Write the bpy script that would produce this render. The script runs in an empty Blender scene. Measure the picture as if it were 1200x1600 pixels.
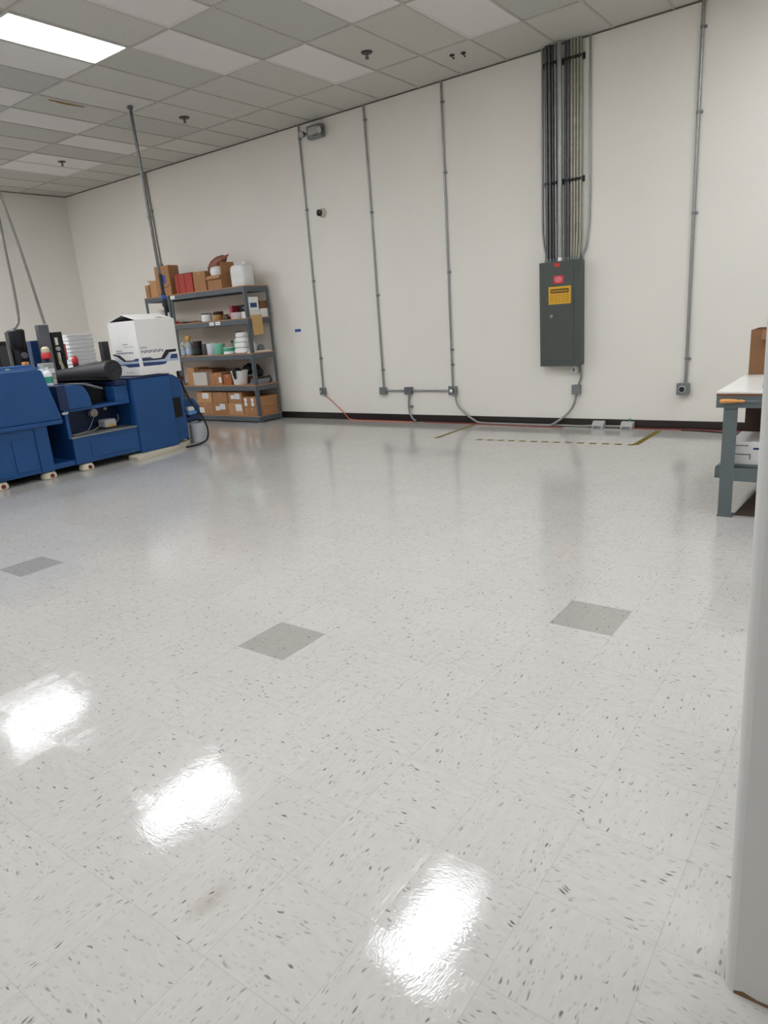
import bpy, bmesh, math, random
from mathutils import Vector, Matrix
random.seed(7)
C = bpy.context.scene.collection
PI = math.pi
H = 4.231; D = 8.268; XL = -13.57; XR = 3.2; YB = -3.4

# ---------------------------------------------------------------- materials
def lin(c):
    return tuple(((v/255)/12.92 if v/255 <= .04045 else ((v/255+.055)/1.055)**2.4) for v in c) + (1,)
MATS = {}
def mat(name, rgb, rough=.5, metal=0, var=.06, scale=6, bump=0, bscale=60, spec=.5, emit=0, trans=0, coat=0):
    if name in MATS: return MATS[name]
    m = bpy.data.materials.new(name); m.use_nodes = True; MATS[name] = m
    nt = m.node_tree; b = nt.nodes['Principled BSDF']; L = nt.links.new
    b.inputs['Roughness'].default_value = rough; b.inputs['Metallic'].default_value = metal
    b.inputs['Specular IOR Level'].default_value = spec
    tc = nt.nodes.new('ShaderNodeTexCoord')
    n = nt.nodes.new('ShaderNodeTexNoise'); n.inputs['Scale'].default_value = scale; n.inputs['Detail'].default_value = 4
    L(tc.outputs['Object'], n.inputs['Vector'])
    r = nt.nodes.new('ShaderNodeMapRange'); r.inputs[1].default_value = .3; r.inputs[2].default_value = .7
    r.inputs[3].default_value = 1-var; r.inputs[4].default_value = 1+var
    L(n.outputs['Fac'], r.inputs[0])
    h = nt.nodes.new('ShaderNodeHueSaturation'); h.inputs['Color'].default_value = lin(rgb)
    L(r.outputs[0], h.inputs['Value']); L(h.outputs[0], b.inputs['Base Color'])
    if bump:
        n2 = nt.nodes.new('ShaderNodeTexNoise'); n2.inputs['Scale'].default_value = bscale; L(tc.outputs['Object'], n2.inputs['Vector'])
        bp = nt.nodes.new('ShaderNodeBump'); bp.inputs['Strength'].default_value = bump; bp.inputs['Distance'].default_value = .01
        L(n2.outputs['Fac'], bp.inputs['Height']); L(bp.outputs[0], b.inputs['Normal'])
    if emit:
        b.inputs['Emission Color'].default_value = (.95, .975, 1.03, 1); b.inputs['Emission Strength'].default_value = emit
    if trans: b.inputs['Transmission Weight'].default_value = trans
    if coat: b.inputs['Coat Weight'].default_value = coat
    return m

WALL = mat('painted_wall', (234,230,221), .6, var=.015, scale=1.2, bump=.08, bscale=150)
PART = mat('partition_paint', (203,203,201), .45, var=.02, scale=2, bump=.05, bscale=120)
BASE = mat('dark_baseboard', (38,30,28), .35)
BLUE = mat('machine_blue', (22,74,130), .38, var=.08, scale=3)
BLUED = mat('machine_blue_dark', (14,36,76), .45)
BLUEL = mat('machine_blue_light', (52,98,160), .4)
BLACK = mat('black_rubber', (20,20,22), .6)
BLACKM = mat('black_metal', (24,24,27), .4)
RUB = mat('rubber_mat', (38,38,42), .5, var=.1)
GREY = mat('panel_grey', (74,80,76), .42, var=.04)
SHELF = mat('shelf_grey', (84,92,98), .42, var=.05)
BENCHG = mat('bench_grey', (92,102,103), .42, var=.05)
GALV = mat('galvanized', (158,160,158), .38, metal=.75, var=.08, scale=20)
GALVD = mat('galvanized_dark_and_shade', (104,106,106), .4, metal=.7, var=.1, scale=20)  # dark metal; on the bundled pipes it stands for their shade
GALVW = mat('galvanized_warm', (160,156,142), .4, metal=.6, var=.1, scale=20)  # warm metal; on the bundle its tint carries reflected light
CASTG = mat('grey_cast_box', (128,132,134), .45, metal=.3)
STRUT = mat('strut_black', (34,34,34), .5)
CARD = mat('cardboard', (166,120,80), .75, var=.07, scale=8)
CARDD = mat('cardboard_dark', (128,90,58), .8, var=.08)
CARDL = mat('cardboard_light', (188,142,98), .75, var=.06)
PART_B = mat('particle_board', (176,130,92), .7, var=.15, scale=60)
WHITE = mat('white_board', (236,234,230), .5, var=.02)
WPL = mat('white_plastic', (240,241,239), .35, var=.02)
MILK = mat('milky_plastic', (226,228,224), .35, var=.03)
CREAM = mat('cream_pad', (208,200,178), .6, var=.05)
RED = mat('red_board', (172,52,38), .5)
REDB = mat('red_bright', (206,50,56), .4)
INK = mat('print_black', (26,22,22), .6)
INKB = mat('print_blue', (42,66,116), .6)
INKL = mat('print_pale_blue', (176,192,214), .6)
INKG = mat('print_grey', (120,120,122), .6)
YEL = mat('sticker_yellow', (214,166,40), .5)
YELD = mat('sticker_print', (84,60,16), .5)
PINK = mat('sticker_pink', (222,120,130), .5)
GREEN = mat('mint_plastic', (120,196,166), .4)
GREEND = mat('dark_green_plastic', (18,48,34), .35)
TEAL = mat('teal_plastic', (62,160,130), .4)
AMBER = mat('amber_plastic', (214,160,60), .4)
CLEARB = mat('cloudy_bottle', (168,174,168), .25, var=.08)
ORANGE = mat('orange_plastic', (214,146,76), .5)
TIN = mat('tan_tin', (176,134,70), .45)
DKGREY = mat('dark_grey_plastic', (70,68,66), .5)
MIDGREY = mat('mid_grey_metal', (104,106,110), .5, metal=.2)
LGREY = mat('light_grey_plastic', (178,178,174), .5)
BENCHW = mat('bench_laminate', (226,226,220), .25, var=.02)
BROWN = mat('brown_edge', (112,72,48), .6)
BROWND = mat('dark_brown', (58,38,28), .7)
MANILA = mat('manila_paper', (206,168,110), .7)
BUNDLE = mat('wrapped_bundle', (140,84,64), .4, var=.25, scale=14, bump=.5, bscale=20)
TAPEB = mat('blue_tape', (38,78,160), .6)
TAPEY = mat('floor_tape', (122,106,50), .9, var=.2, scale=30, spec=.1)
ORC = mat('orange_cable', (206,110,84), .5)
REDC = mat('red_cable', (142,66,58), .6)
GRC = mat('grey_cable', (150,150,146), .5)
HOSE = mat('grey_hose', (134,132,124), .5)
DIFF = mat('unlit_diffuser', (226,222,218), .4, var=.01)
FIXFR = mat('fixture_frame', (196,196,190), .5)
LAMP = mat('lit_diffuser', (240,244,246), .4, emit=13.0)
ALM = mat('black_lens', (14,14,16), .15)
BEIGE = mat('beige_plastic', (206,200,184), .45)
DIRT = mat('dirt_brown', (120,92,66), .9, var=.3, scale=25)
TILES = [mat('ceiling_tile_a', (203,200,192), .9, var=.03, scale=30, bump=.3, bscale=300),
         mat('ceiling_tile_b', (194,192,185), .9, var=.03, scale=30, bump=.3, bscale=300),
         mat('ceiling_tile_c', (213,209,202), .9, var=.03, scale=30, bump=.3, bscale=300),
         mat('ceiling_tile_new', (226,222,217), .9, var=.02, scale=30)]
TBAR = mat('ceiling_t_bar', (186,183,173), .6)
EDGE = mat('ceiling_edge', (96,92,82), .7)

def floor_material(off=(-.05*.3048, .45*.3048), special=()):
    m = bpy.data.materials.new('vinyl_tile_floor'); m.use_nodes = True
    nt = m.node_tree; b = nt.nodes['Principled BSDF']; L = nt.links.new
    N = lambda t: nt.nodes.new(t)
    def math_(op, a, bb=None, c=None):
        n = N('ShaderNodeMath'); n.operation = op
        for i, v in enumerate((a, bb, c)):
            if v is None: continue
            if isinstance(v, (int, float)): n.inputs[i].default_value = v
            else: L(v, n.inputs[i])
        return n.outputs[0]
    tc = N('ShaderNodeTexCoord'); sp = N('ShaderNodeSeparateXYZ'); L(tc.outputs['Object'], sp.inputs[0])
    u = math_('DIVIDE', math_('SUBTRACT', sp.outputs[0], off[0]), .3048)
    v = math_('DIVIDE', math_('SUBTRACT', sp.outputs[1], off[1]), .3048)
    iu = math_('FLOOR', u); iv = math_('FLOOR', v)
    fu = math_('FRACT', u); fv = math_('FRACT', v)
    par = math_('MODULO', math_('ADD', math_('ADD', iu, iv), 400), 2)
    par = math_('GREATER_THAN', par, .5)
    # per tile random
    cv = N('ShaderNodeCombineXYZ'); L(iu, cv.inputs[0]); L(iv, cv.inputs[1])
    wn = N('ShaderNodeTexWhiteNoise'); wn.noise_dimensions = '2D'; L(cv.outputs[0], wn.inputs['Vector'])
    # quarter turned grain
    a = N('ShaderNodeCombineXYZ'); L(sp.outputs[0], a.inputs[0]); L(sp.outputs[1], a.inputs[1])
    c = N('ShaderNodeCombineXYZ'); L(sp.outputs[1], c.inputs[0]); L(sp.outputs[0], c.inputs[1])
    mx = N('ShaderNodeMix'); mx.data_type = 'VECTOR'; L(par, mx.inputs['Factor']); L(a.outputs[0], mx.inputs[4]); L(c.outputs[0], mx.inputs[5])
    dn = N('ShaderNodeTexNoise'); dn.inputs['Scale'].default_value = 14; dn.inputs['Detail'].default_value = 2; L(tc.outputs['Object'], dn.inputs['Vector'])
    dv = N('ShaderNodeVectorMath'); dv.operation = 'MULTIPLY_ADD'
    L(dn.outputs['Color'], dv.inputs[0]); dv.inputs[1].default_value = (.035,.035,0); L(mx.outputs[1], dv.inputs[2])
    def flecks(sx, sy, sel, size, soft):
        mp = N('ShaderNodeMapping'); mp.inputs['Scale'].default_value = (sx, sy, 1); mp.inputs['Rotation'].default_value = (0,0,.12); L(dv.outputs[0], mp.inputs[0])
        vo = N('ShaderNodeTexVoronoi'); vo.voronoi_dimensions = '2D'; vo.inputs['Scale'].default_value = 1; L(mp.outputs[0], vo.inputs['Vector'])
        sc = N('ShaderNodeSeparateColor'); L(vo.outputs['Color'], sc.inputs[0])
        s = math_('GREATER_THAN', sc.outputs[0], sel)
        d = math_('MULTIPLY', sc.outputs[2], size)
        e = N('ShaderNodeMapRange'); L(vo.outputs['Distance'], e.inputs[0]); L(d, e.inputs[1]); L(math_('ADD', d, soft), e.inputs[2]); e.inputs[3].default_value = 1; e.inputs[4].default_value = 0
        st = math_('MULTIPLY_ADD', sc.outputs[1], .8, .2)
        return math_('MULTIPLY', math_('MULTIPLY', s, e.outputs[0]), st)
    f1 = flecks(30, 105, .90, .20, .22)
    f2 = flecks(46, 140, .78, .22, .35)
    # base
    stn = N('ShaderNodeTexNoise'); stn.inputs['Scale'].default_value = 1; stn.inputs['Detail'].default_value = 5
    mp = N('ShaderNodeMapping'); mp.inputs['Scale'].default_value = (14, 45, 1); L(dv.outputs[0], mp.inputs[0]); L(mp.outputs[0], stn.inputs['Vector'])
    ramp = N('ShaderNodeMapRange'); L(stn.outputs['Fac'], ramp.inputs[0]); ramp.inputs[1].default_value = .35; ramp.inputs[2].default_value = .7; ramp.inputs[3].default_value = 1.02; ramp.inputs[4].default_value = .95
    val = math_('MULTIPLY', ramp.outputs[0], math_('MULTIPLY_ADD', wn.outputs['Value'], .035, .98))
    big = N('ShaderNodeTexNoise'); big.inputs['Scale'].default_value = .6; L(tc.outputs['Object'], big.inputs['Vector'])
    val = math_('MULTIPLY', val, math_('MULTIPLY_ADD', big.outputs['Fac'], .06, .97))
    hs = N('ShaderNodeHueSaturation'); hs.inputs['Color'].default_value = lin((187,184,178)); L(val, hs.inputs['Value'])
    # accent tiles: greyer tiles set in the floor
    acc = None
    for (tx, ty) in special:
        k = math_('MULTIPLY', math_('COMPARE', iu, tx, .3), math_('COMPARE', iv, ty, .3))
        acc = k if acc is None else math_('ADD', acc, k)
    mxa = N('ShaderNodeMix'); mxa.data_type = 'RGBA'; L(acc, mxa.inputs['Factor']); L(hs.outputs[0], mxa.inputs[6])
    hs2 = N('ShaderNodeHueSaturation'); hs2.inputs['Color'].default_value = lin((158,154,148)); L(val, hs2.inputs['Value']); L(hs2.outputs[0], mxa.inputs[7])
    # flecks
    def over(colsock, fac, rgb, amt):
        q = N('ShaderNodeMix'); q.data_type = 'RGBA'; L(math_('MULTIPLY', fac, amt), q.inputs['Factor']); L(colsock, q.inputs[6]); q.inputs[7].default_value = lin(rgb); return q.outputs[2]
    col = over(mxa.outputs[2], f2, (134,131,128), .5)
    col = over(col, f1, (72,67,67), .85)
    # seams
    def seam(f):
        return math_('MAXIMUM', math_('LESS_THAN', f, .004), math_('GREATER_THAN', f, .996))
    sm = math_('MAXIMUM', seam(fu), seam(fv))
    col = over(col, sm, (132,128,121), .26)
    # brownish scuff
    sx_ = math_('SUBTRACT', sp.outputs[0], -1.356); sy_ = math_('SUBTRACT', sp.outputs[1], .873)
    dd = math_('SQRT', math_('ADD', math_('MULTIPLY', sx_, math_('MULTIPLY', sx_, 6.)), math_('MULTIPLY', sy_, sy_)))
    sc_ = N('ShaderNodeMapRange'); L(dd, sc_.inputs[0]); sc_.inputs[1].default_value = .10; sc_.inputs[2].default_value = .02; sc_.inputs[3].default_value = 0; sc_.inputs[4].default_value = 1
    col = over(col, math_('MULTIPLY', sc_.outputs[0], dn.outputs['Fac']), (140,124,104), .7)
    L(col, b.inputs['Base Color'])
    rn = N('ShaderNodeTexNoise'); rn.inputs['Scale'].default_value = 3; rn.inputs['Detail'].default_value = 6; L(tc.outputs['Object'], rn.inputs['Vector'])
    L(math_('MULTIPLY_ADD', rn.outputs['Fac'], .06, .008), b.inputs['Roughness'])
    b.inputs['Specular IOR Level'].default_value = .5
    # wavy wax: slow undulation + seams
    w1 = N('ShaderNodeTexNoise'); w1.inputs['Scale'].default_value = 22; w1.inputs['Detail'].default_value = 3; L(tc.outputs['Object'], w1.inputs['Vector'])
    w2 = N('ShaderNodeTexNoise'); w2.inputs['Scale'].default_value = 1; w2.inputs['Detail'].default_value = 3
    mp2 = N('ShaderNodeMapping'); mp2.inputs['Scale'].default_value = (55, 160, 1); L(dv.outputs[0], mp2.inputs[0]); L(mp2.outputs[0], w2.inputs['Vector'])
    hgt = math_('ADD', math_('MULTIPLY_ADD', w2.outputs['Fac'], .22, math_('MULTIPLY', w1.outputs['Fac'], .14)), math_('MULTIPLY', sm, -.06))
    bp = N('ShaderNodeBump'); bp.inputs['Strength'].default_value = .3; bp.inputs['Distance'].default_value = .004; L(hgt, bp.inputs['Height']); L(bp.outputs[0], b.inputs['Normal'])
    return m

# ---------------------------------------------------------------- mesh helpers
def new(): return bmesh.new()
def box(bm, x0, x1, y0, y1, z0, z1, bev=0, rot=0, seg=2):
    t = bmesh.new(); bmesh.ops.create_cube(t, size=1)
    cx, cy, cz = (x0+x1)/2, (y0+y1)/2, (z0+z1)/2
    bmesh.ops.scale(t, vec=(abs(x1-x0), abs(y1-y0), abs(z1-z0)), verts=t.verts)
    if bev: bmesh.ops.bevel(t, geom=t.edges[:], offset=bev, segments=seg, affect='EDGES', profile=.6)
    bmesh.ops.transform(t, matrix=Matrix.Translation((cx,cy,cz)) @ Matrix.Rotation(rot,4,'Z'), verts=t.verts)
    me = bpy.data.meshes.new('t'); t.to_mesh(me); t.free(); bm.from_mesh(me); bpy.data.meshes.remove(me); return bm
def rings(bm, rs, caps=True):
    vs = [[bm.verts.new(p) for p in r] for r in rs]; n = len(vs[0])
    for a, b in zip(vs, vs[1:]):
        for i in range(n): bm.faces.new((a[i], a[(i+1)%n], b[(i+1)%n], b[i]))
    if caps: bm.faces.new(vs[0][::-1]); bm.faces.new(vs[-1])
def tube(bm, pts, r, n=10, smooth=0, radii=None, flat=1):
    P = [Vector(p) for p in pts]
    if smooth:
        Q = []
        for i in range(len(P)-1):
            p0, p1, p2, p3 = P[max(i-1,0)], P[i], P[i+1], P[min(i+2,len(P)-1)]
            for k in range(smooth):
                t = k/smooth
                Q.append(.5*((2*p1)+(p2-p0)*t+(2*p0-5*p1+4*p2-p3)*t*t+(3*p1-p0-3*p2+p3)*t**3))
        P = Q+[P[-1]]
    rs = []; up = None
    for i, p in enumerate(P):
        d = (P[min(i+1,len(P)-1)]-P[max(i-1,0)]).normalized()
        if up is None: up = Vector((0,0,1)) if abs(d.z) < .9 else Vector((1,0,0))
        s = d.cross(up).normalized(); up = s.cross(d).normalized()
        rr = radii[i] if radii else r
        rs.append([p+s*math.cos(2*PI*k/n)*rr+up*math.sin(2*PI*k/n)*rr*flat for k in range(n)])
    rings(bm, rs); return bm
def cyl(bm, p0, p1, r0, r1=None, n=20): return tube(bm, [p0, p1], 0, n, radii=[r0, r0 if r1 is None else r1])
def lathe(bm, x, y, prof, n=20, z=0):
    rings(bm, [[Vector((x+r*math.cos(2*PI*k/n), y+r*math.sin(2*PI*k/n), z+h)) for k in range(n)] for r, h in prof]); return bm
def prism(bm, poly, axis, a, b):
    def P(u, v, w): return (w,u,v) if axis == 'x' else ((u,w,v) if axis == 'y' else (u,v,w))
    lo = [bm.verts.new(P(u,v,a)) for u,v in poly]; hi = [bm.verts.new(P(u,v,b)) for u,v in poly]; n = len(poly)
    bm.faces.new(lo[::-1]); bm.faces.new(hi)
    for i in range(n): bm.faces.new((lo[i], lo[(i+1)%n], hi[(i+1)%n], hi[i]))
    return bm
def B(*a, **k): return box(new(), *a, **k)
def T(*a, **k): return tube(new(), *a, **k)
def Y(*a, **k): return cyl(new(), *a, **k)
def LT(*a, **k): return lathe(new(), *a, **k)
def PR(*a, **k): return prism(new(), *a, **k)

def wloc(o):
    v = o.location.copy()
    while o.parent: o = o.parent; v = v+o.location
    return v
def obj(name, bm, m, parent=None, smooth=False, label=None, bev=0):
    bmesh.ops.recalc_face_normals(bm, faces=bm.faces[:])
    me = bpy.data.meshes.new(name); 
    if parent is None:
        zs = [v.co.z for v in bm.verts]; xs = [v.co.x for v in bm.verts]; ys = [v.co.y for v in bm.verts]
        base = Vector(((min(xs)+max(xs))/2, (min(ys)+max(ys))/2, min(zs)))
    else: base = wloc(parent)
    bmesh.ops.translate(bm, vec=-base, verts=bm.verts)
    bm.to_mesh(me); bm.free()
    for mm in (m if isinstance(m, list) else [m]): me.materials.append(mm)
    o = bpy.data.objects.new(name, me); C.objects.link(o)
    if parent is None: o.location = base
    else: o.parent = parent
    if smooth:
        for p in me.polygons: p.use_smooth = True
        me.set_sharp_from_angle(angle=math.radians(40))
    if bev:
        md = o.modifiers.new('b', 'BEVEL'); md.width = bev; md.segments = 2; md.limit_method = 'ANGLE'
    if label: o['label'] = label
    return o
def tag(o, label, cat, group=None, kind=None):
    o['label'] = label; o['category'] = cat
    if group: o['group'] = group
    if kind: o['kind'] = kind
    return o
def thing(name, label, cat, loc, group=None):
    o = bpy.data.objects.new(name, None); C.objects.link(o); o.location = loc; o.empty_display_size = .1
    return tag(o, label, cat, group)
def struct(name, bm, m, **k):
    o = obj(name, bm, m, **k); o['kind'] = 'structure'; return o
def dup(root, loc, label=None, group=None):
    r = root.copy(); C.objects.link(r); r.location = loc
    if label: r['label'] = label
    if group: r['group'] = group
    for ch in list(root.children):
        c = ch.copy(); C.objects.link(c); c.parent = r
        for g in ch.children:
            d = g.copy(); C.objects.link(d); d.parent = c
    return r

# ---------------------------------------------------------------- room shell
acc = [(-27+0, 0)]
def tidx(x, y): return (math.floor((x+.01524)/.3048+1e-6), math.floor((y-.13716)/.3048+1e-6))
spec = [tidx(-2.46+.15, 1.97+.15), tidx(-1.26+.15, 2.88+.15), tidx(-4.90+.15, 1.96+.15)]
fl = B(XL-.1, XR+.1, YB-.1, D+.1, -.1, 0)
f = struct('floor', fl, floor_material(special=spec))
f.data.transform(Matrix.Translation(f.location)); f.location = (0,0,0)
struct('wall_back', B(XL-.1, XR+.1, D, D+.15, 0, H+.1), WALL)
struct('wall_left', B(XL-.15, XL, YB, D, 0, H+.1), WALL)
struct('wall_right', B(XR, XR+.15, YB, D, 0, H+.1), WALL)
struct('wall_rear', B(XL, XR, YB-.15, YB, 0, H+.1), WALL)
struct('baseboard_back', B(XL, XR, D-.012, D, 0, .102, bev=.003), BASE)
struct('baseboard_left', B(XL, XL+.012, YB, D, 0, .102, bev=.003), BASE)

# near wall end on the right, slightly out of plumb as in the photo, with a rounded corner bead
pw = new(); zt = H; lean = -.0105
sec = [(XR, 1.33), (-.147, 1.33)]
for k in range(5):
    a = k/4*PI/2; sec.append((-.147-.022*math.sin(a), 1.352-.022*math.cos(a)))
sec += [(-.169, 1.43)]
for k in range(5):
    a = k/4*PI/2; sec.append((-.147-.022*math.cos(a), 1.43+.022*math.sin(a)))
sec += [(XR, 1.452)]
NZ = 6
rs = []
for i in range(NZ+1):
    z = zt*i/NZ
    rs.append([Vector((x+(lean*z if x < 1 else 0), y, z)) for x, y in sec])
rings(pw, rs); wn_ = struct('wall_near', pw, PART, smooth=True)
dm = new()
prism(dm, [(-.147,0),(.5,0),(.5,.007),(.1,.006),(-.05,.010),(-.10,.007),(-.13,.013),(-.148,.006)], 'y', 1.3285, 1.3305)
prism(dm, [(1.352,0),(1.43,0),(1.43,.01),(1.39,.05),(1.36,.02)], 'x', -.1705, -.1685)
struct('trim_2', dm, DIRT)

# ceiling: panels 0.61 x 1.22 m, long side towards the back wall
gx, gy = -8.864, 4.909; tw, tl = .6096, 1.2192
LIT = {(-3,-1),(3,-1),(9,-1)}
LIT |= {(9,-3),(12,-3),(15,-3),(0,-3),(-3,-3),(-6,-3),(-3,-5),(3,-5),(9,-5),(15,-5),(14,1),(-6,-2),(-5,-2)}  # unseen lights continuing the rows, plus others added to brighten the room
LIT.add((15,-1))
UNLIT = {(4,0),(5,-1),(5,1),(8,1),(-4,1),(-5,1)}
NEWT = {(0,-1),(-1,0),(-2,1),(2,-1),(7,0),(-3,-2)}
SEMI = {(1,0),(-1,2),(11,0)}
tile_bm = new()
bmats = []
i0 = math.floor((XL-gx)/tw); i1 = math.ceil((XR-gx)/tw); j0 = math.floor((YB-gy)/tl); j1 = math.ceil((D-gy)/tl)
def flat(bm, x0, x1, y0, y1, z, mi=0):
    fc = bm.faces.new([bm.verts.new(p) for p in ((x0,y0,z),(x0,y1,z),(x1,y1,z),(x1,y0,z))]); fc.material_index = mi
for i in range(i0, i1):
    for j in range(j0, j1):
        x0, x1 = max(gx+i*tw, XL), min(gx+(i+1)*tw, XR); y0, y1 = max(gy+j*tl, YB), min(gy+(j+1)*tl, D)
        if x1-x0 < .01 or y1-y0 < .01: continue
        if (i,j) in LIT or (i,j) in UNLIT: continue
        mi = 3 if (i,j) in NEWT else (2 if (i,j) in SEMI else random.choice((0,0,1)))
        flat(tile_bm, x0, x1, y0, y1, H+.006, mi)
me = bpy.data.meshes.new('ceiling'); tile_bm.to_mesh(me); tile_bm.free()
for mm in TILES: me.materials.append(mm)
co = bpy.data.objects.new('ceiling', me); C.objects.link(co); co['kind'] = 'structure'
struct('ceiling_deck', B(XL-.1, XR+.1, YB-.1, D+.1, H+.16, H+.2), TBAR)
gb = new()
for i in range(i0, i1+1):
    x = gx+i*tw
    if XL < x < XR: box(gb, x-.012, x+.012, YB, D, H-.002, H+.008)
for j in range(j0, j1+1):
    y = gy+j*tl
    if YB < y < D: box(gb, XL, XR, y-.012, y+.012, H-.0025, H+.0075)
struct('trim_1', gb, TBAR)
eb = new()
box(eb, XL, XR, D-.02, D, H-.007, H+.004); box(eb, XL, XL+.02, YB, D, H-.007, H+.004)
struct('trim_3', eb, EDGE)

# ceiling lights
def troffer(i, j, lit, label, group):
    x0, y0 = gx+i*tw, gy+j*tl; x1, y1 = x0+tw, y0+tl
    t = thing('ceiling_light', label, 'ceiling light', ((x0+x1)/2, (y0+y1)/2, H), group)
    fr = new(); e = .012; w = .022
    box(fr, x0+e, x1-e, y0+e, y0+e+w, H-.001, H+.03); box(fr, x0+e, x1-e, y1-e-w, y1-e, H-.001, H+.03)
    box(fr, x0+e, x0+e+w, y0+e+w, y1-e-w, H-.001, H+.03); box(fr, x1-e-w, x1-e, y0+e+w, y1-e-w, H-.001, H+.03)
    box(fr, x0+e, x1-e, y0+e, y1-e, H+.10, H+.11)
    obj('frame', fr, DIFF if not lit else FIXFR, t)
    obj('diffuser', B(x0+e+w, x1-e-w, y0+e+w, y1-e-w, H+.004, H+.012), LAMP if lit else DIFF, t)
    return t
lab = {(4,0):'unlit ceiling light panel touching the corner of the glowing one', (5,-1):'unlit ceiling light panel at top edge, right of the glowing one',
       (5,1):'unlit ceiling light panel above the grey emergency light', (8,1):'unlit ceiling light panel nearest the bundle of conduits',
       (-4,1):'far unlit ceiling light panel with a sprinkler hanging beside it', (-5,1):'farthest unlit ceiling light panel towards the left corner'}
for (i,j) in sorted(LIT|UNLIT):
    if (i,j) in UNLIT: troffer(i, j, False, lab[(i,j)], 'unlit ceiling light panels')
    elif (i,j) == (3,-1): troffer(i, j, True, 'glowing white rectangular ceiling light at top left', 'lit ceiling lights')
    elif (i,j) == (-3,-1): troffer(i, j, True, 'lit ceiling light mirrored as the leftmost, smallest glare on the floor', 'lit ceiling lights')
    elif (i,j) == (9,-1): troffer(i, j, True, 'lit ceiling light mirrored as the biggest, nearest glare on the floor', 'lit ceiling lights')
    else: troffer(i, j, True, 'unseen ceiling light outside the picture', 'lit ceiling lights')

# sprinklers
def sprinkler(x, y, label, s=1.0):
    t = thing('sprinkler_head', label, 'sprinkler', (x, y, H), 'ceiling sprinklers')
    obj('escutcheon', LT(x, y, [(.012*s,-.006),(.05*s,-.006),(.055*s,0.004),(.012*s,.004)], z=H), BLACKM, t, smooth=True)
    s_ = new(); lathe(s_, x, y, [(.012,-.006),(.016,-.03),(.012,-.05),(.006,-.055)], z=H, n=12); lathe(s_, x, y, [(.022,-.062),(.026,-.058),(.01,-.055)], z=H, n=12)
    obj('nozzle', s_, MIDGREY, t, smooth=True)
    d = new(); tube(d, [(x-.014,y,H-.03),(x-.02,y,H-.045),(x-.012,y,H-.06)], .003, 6); tube(d, [(x+.014,y,H-.03),(x+.02,y,H-.045),(x+.012,y,H-.06)], .003, 6)
    obj('yoke', d, MIDGREY, t)
sprinkler(-4.931, 6.808, 'dark sprinkler head left of the bright panel near the conduit bundle', 1.15)
sprinkler(-7.967, 6.775, 'dark sprinkler head right of the hanging power pole', 1.3)
sprinkler(-10.98, 6.75, 'dark sprinkler head on the farthest bright ceiling panel', 1.1)
for x, y, l in ((-4.34,7.60,'left of two small dark ceiling hooks near conduit bundle'),(-4.22,7.64,'right of two small dark ceiling hooks near conduit bundle')):
    h = new(); cyl(h, (x,y,H+.004), (x,y,H-.008), .028, n=14); tube(h, [(x,y,H-.005),(x+.01,y,H-.03),(x+.02,y,H-.04),(x+.03,y,H-.03)], .006, 8, smooth=4)
    tag(obj('ceiling_hook', h, BROWND), l, 'hook', 'ceiling hooks')
# warped tile edge with brown gap
g = new(); prism(g, [(5.10,H-.006),(5.30,H-.016),(5.55,H-.006),(5.55,H-.001),(5.10,H-.001)], 'x', -8.34, -8.325)
tag(obj('warped_tile_strip', g, mat('tile_gap_brown', (150,120,62), .8, var=.3, scale=20)), 'brown sagging strip along a ceiling tile seam, left of hanging pole', 'ceiling strip')

# ---------------------------------------------------------------- wall conduits and boxes
def couplings(bm, x, y, zs, r):
    for z in zs:
        box(bm, x-r*1.1, x+r*2.4, y-.004, D-.001, z-.012, z+.012, bev=.003)
        cyl(bm, (x,y,z-.014), (x,y,z+.014), r*1.25, n=12)
def conduit(x0, x1, z0, r, label, zs, group='thin vertical wall conduits', m=None, z1=H):
    y = D-r-.004
    t = thing('conduit', label, 'conduit', (x1, y, z0), group)
    obj('pipe', Y((x0,y,z1), (x1,y,z0), r, n=14), m or GALV, t, smooth=True)
    for z in zs:
        x = x0+(x1-x0)*(z1-z)/(z1-z0)
        s = new(); couplings(s, x, y, [z], r); obj('strap', s, CASTG, t, smooth=True)
conduit(-7.282, -7.290, .495, .014, 'thin conduit beside the emergency light, leftmost reaching an outlet', (4.05, 3.1, 2.1, .95))
conduit(-6.095, -6.098, .49, .014, 'thin conduit between emergency light and the middle of wall', (4.05, 2.9, 1.8, .75))
conduit(-4.884, -4.914, .50, .014, 'thin conduit ending at the right end of horizontal pipe', (4.0, 3.2, 2.0, 1.0, .8))
conduit(-1.880, -1.888, .53, .017, 'thin conduit farthest right on the wall, above grey round outlet', (4.0, 3.25, 2.3, .8))
conduit(-10.94, -10.86, 2.12, .020, 'wall conduit running down behind the tall carton on the shelf', (3.6, 2.7), m=GALVW)

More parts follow.
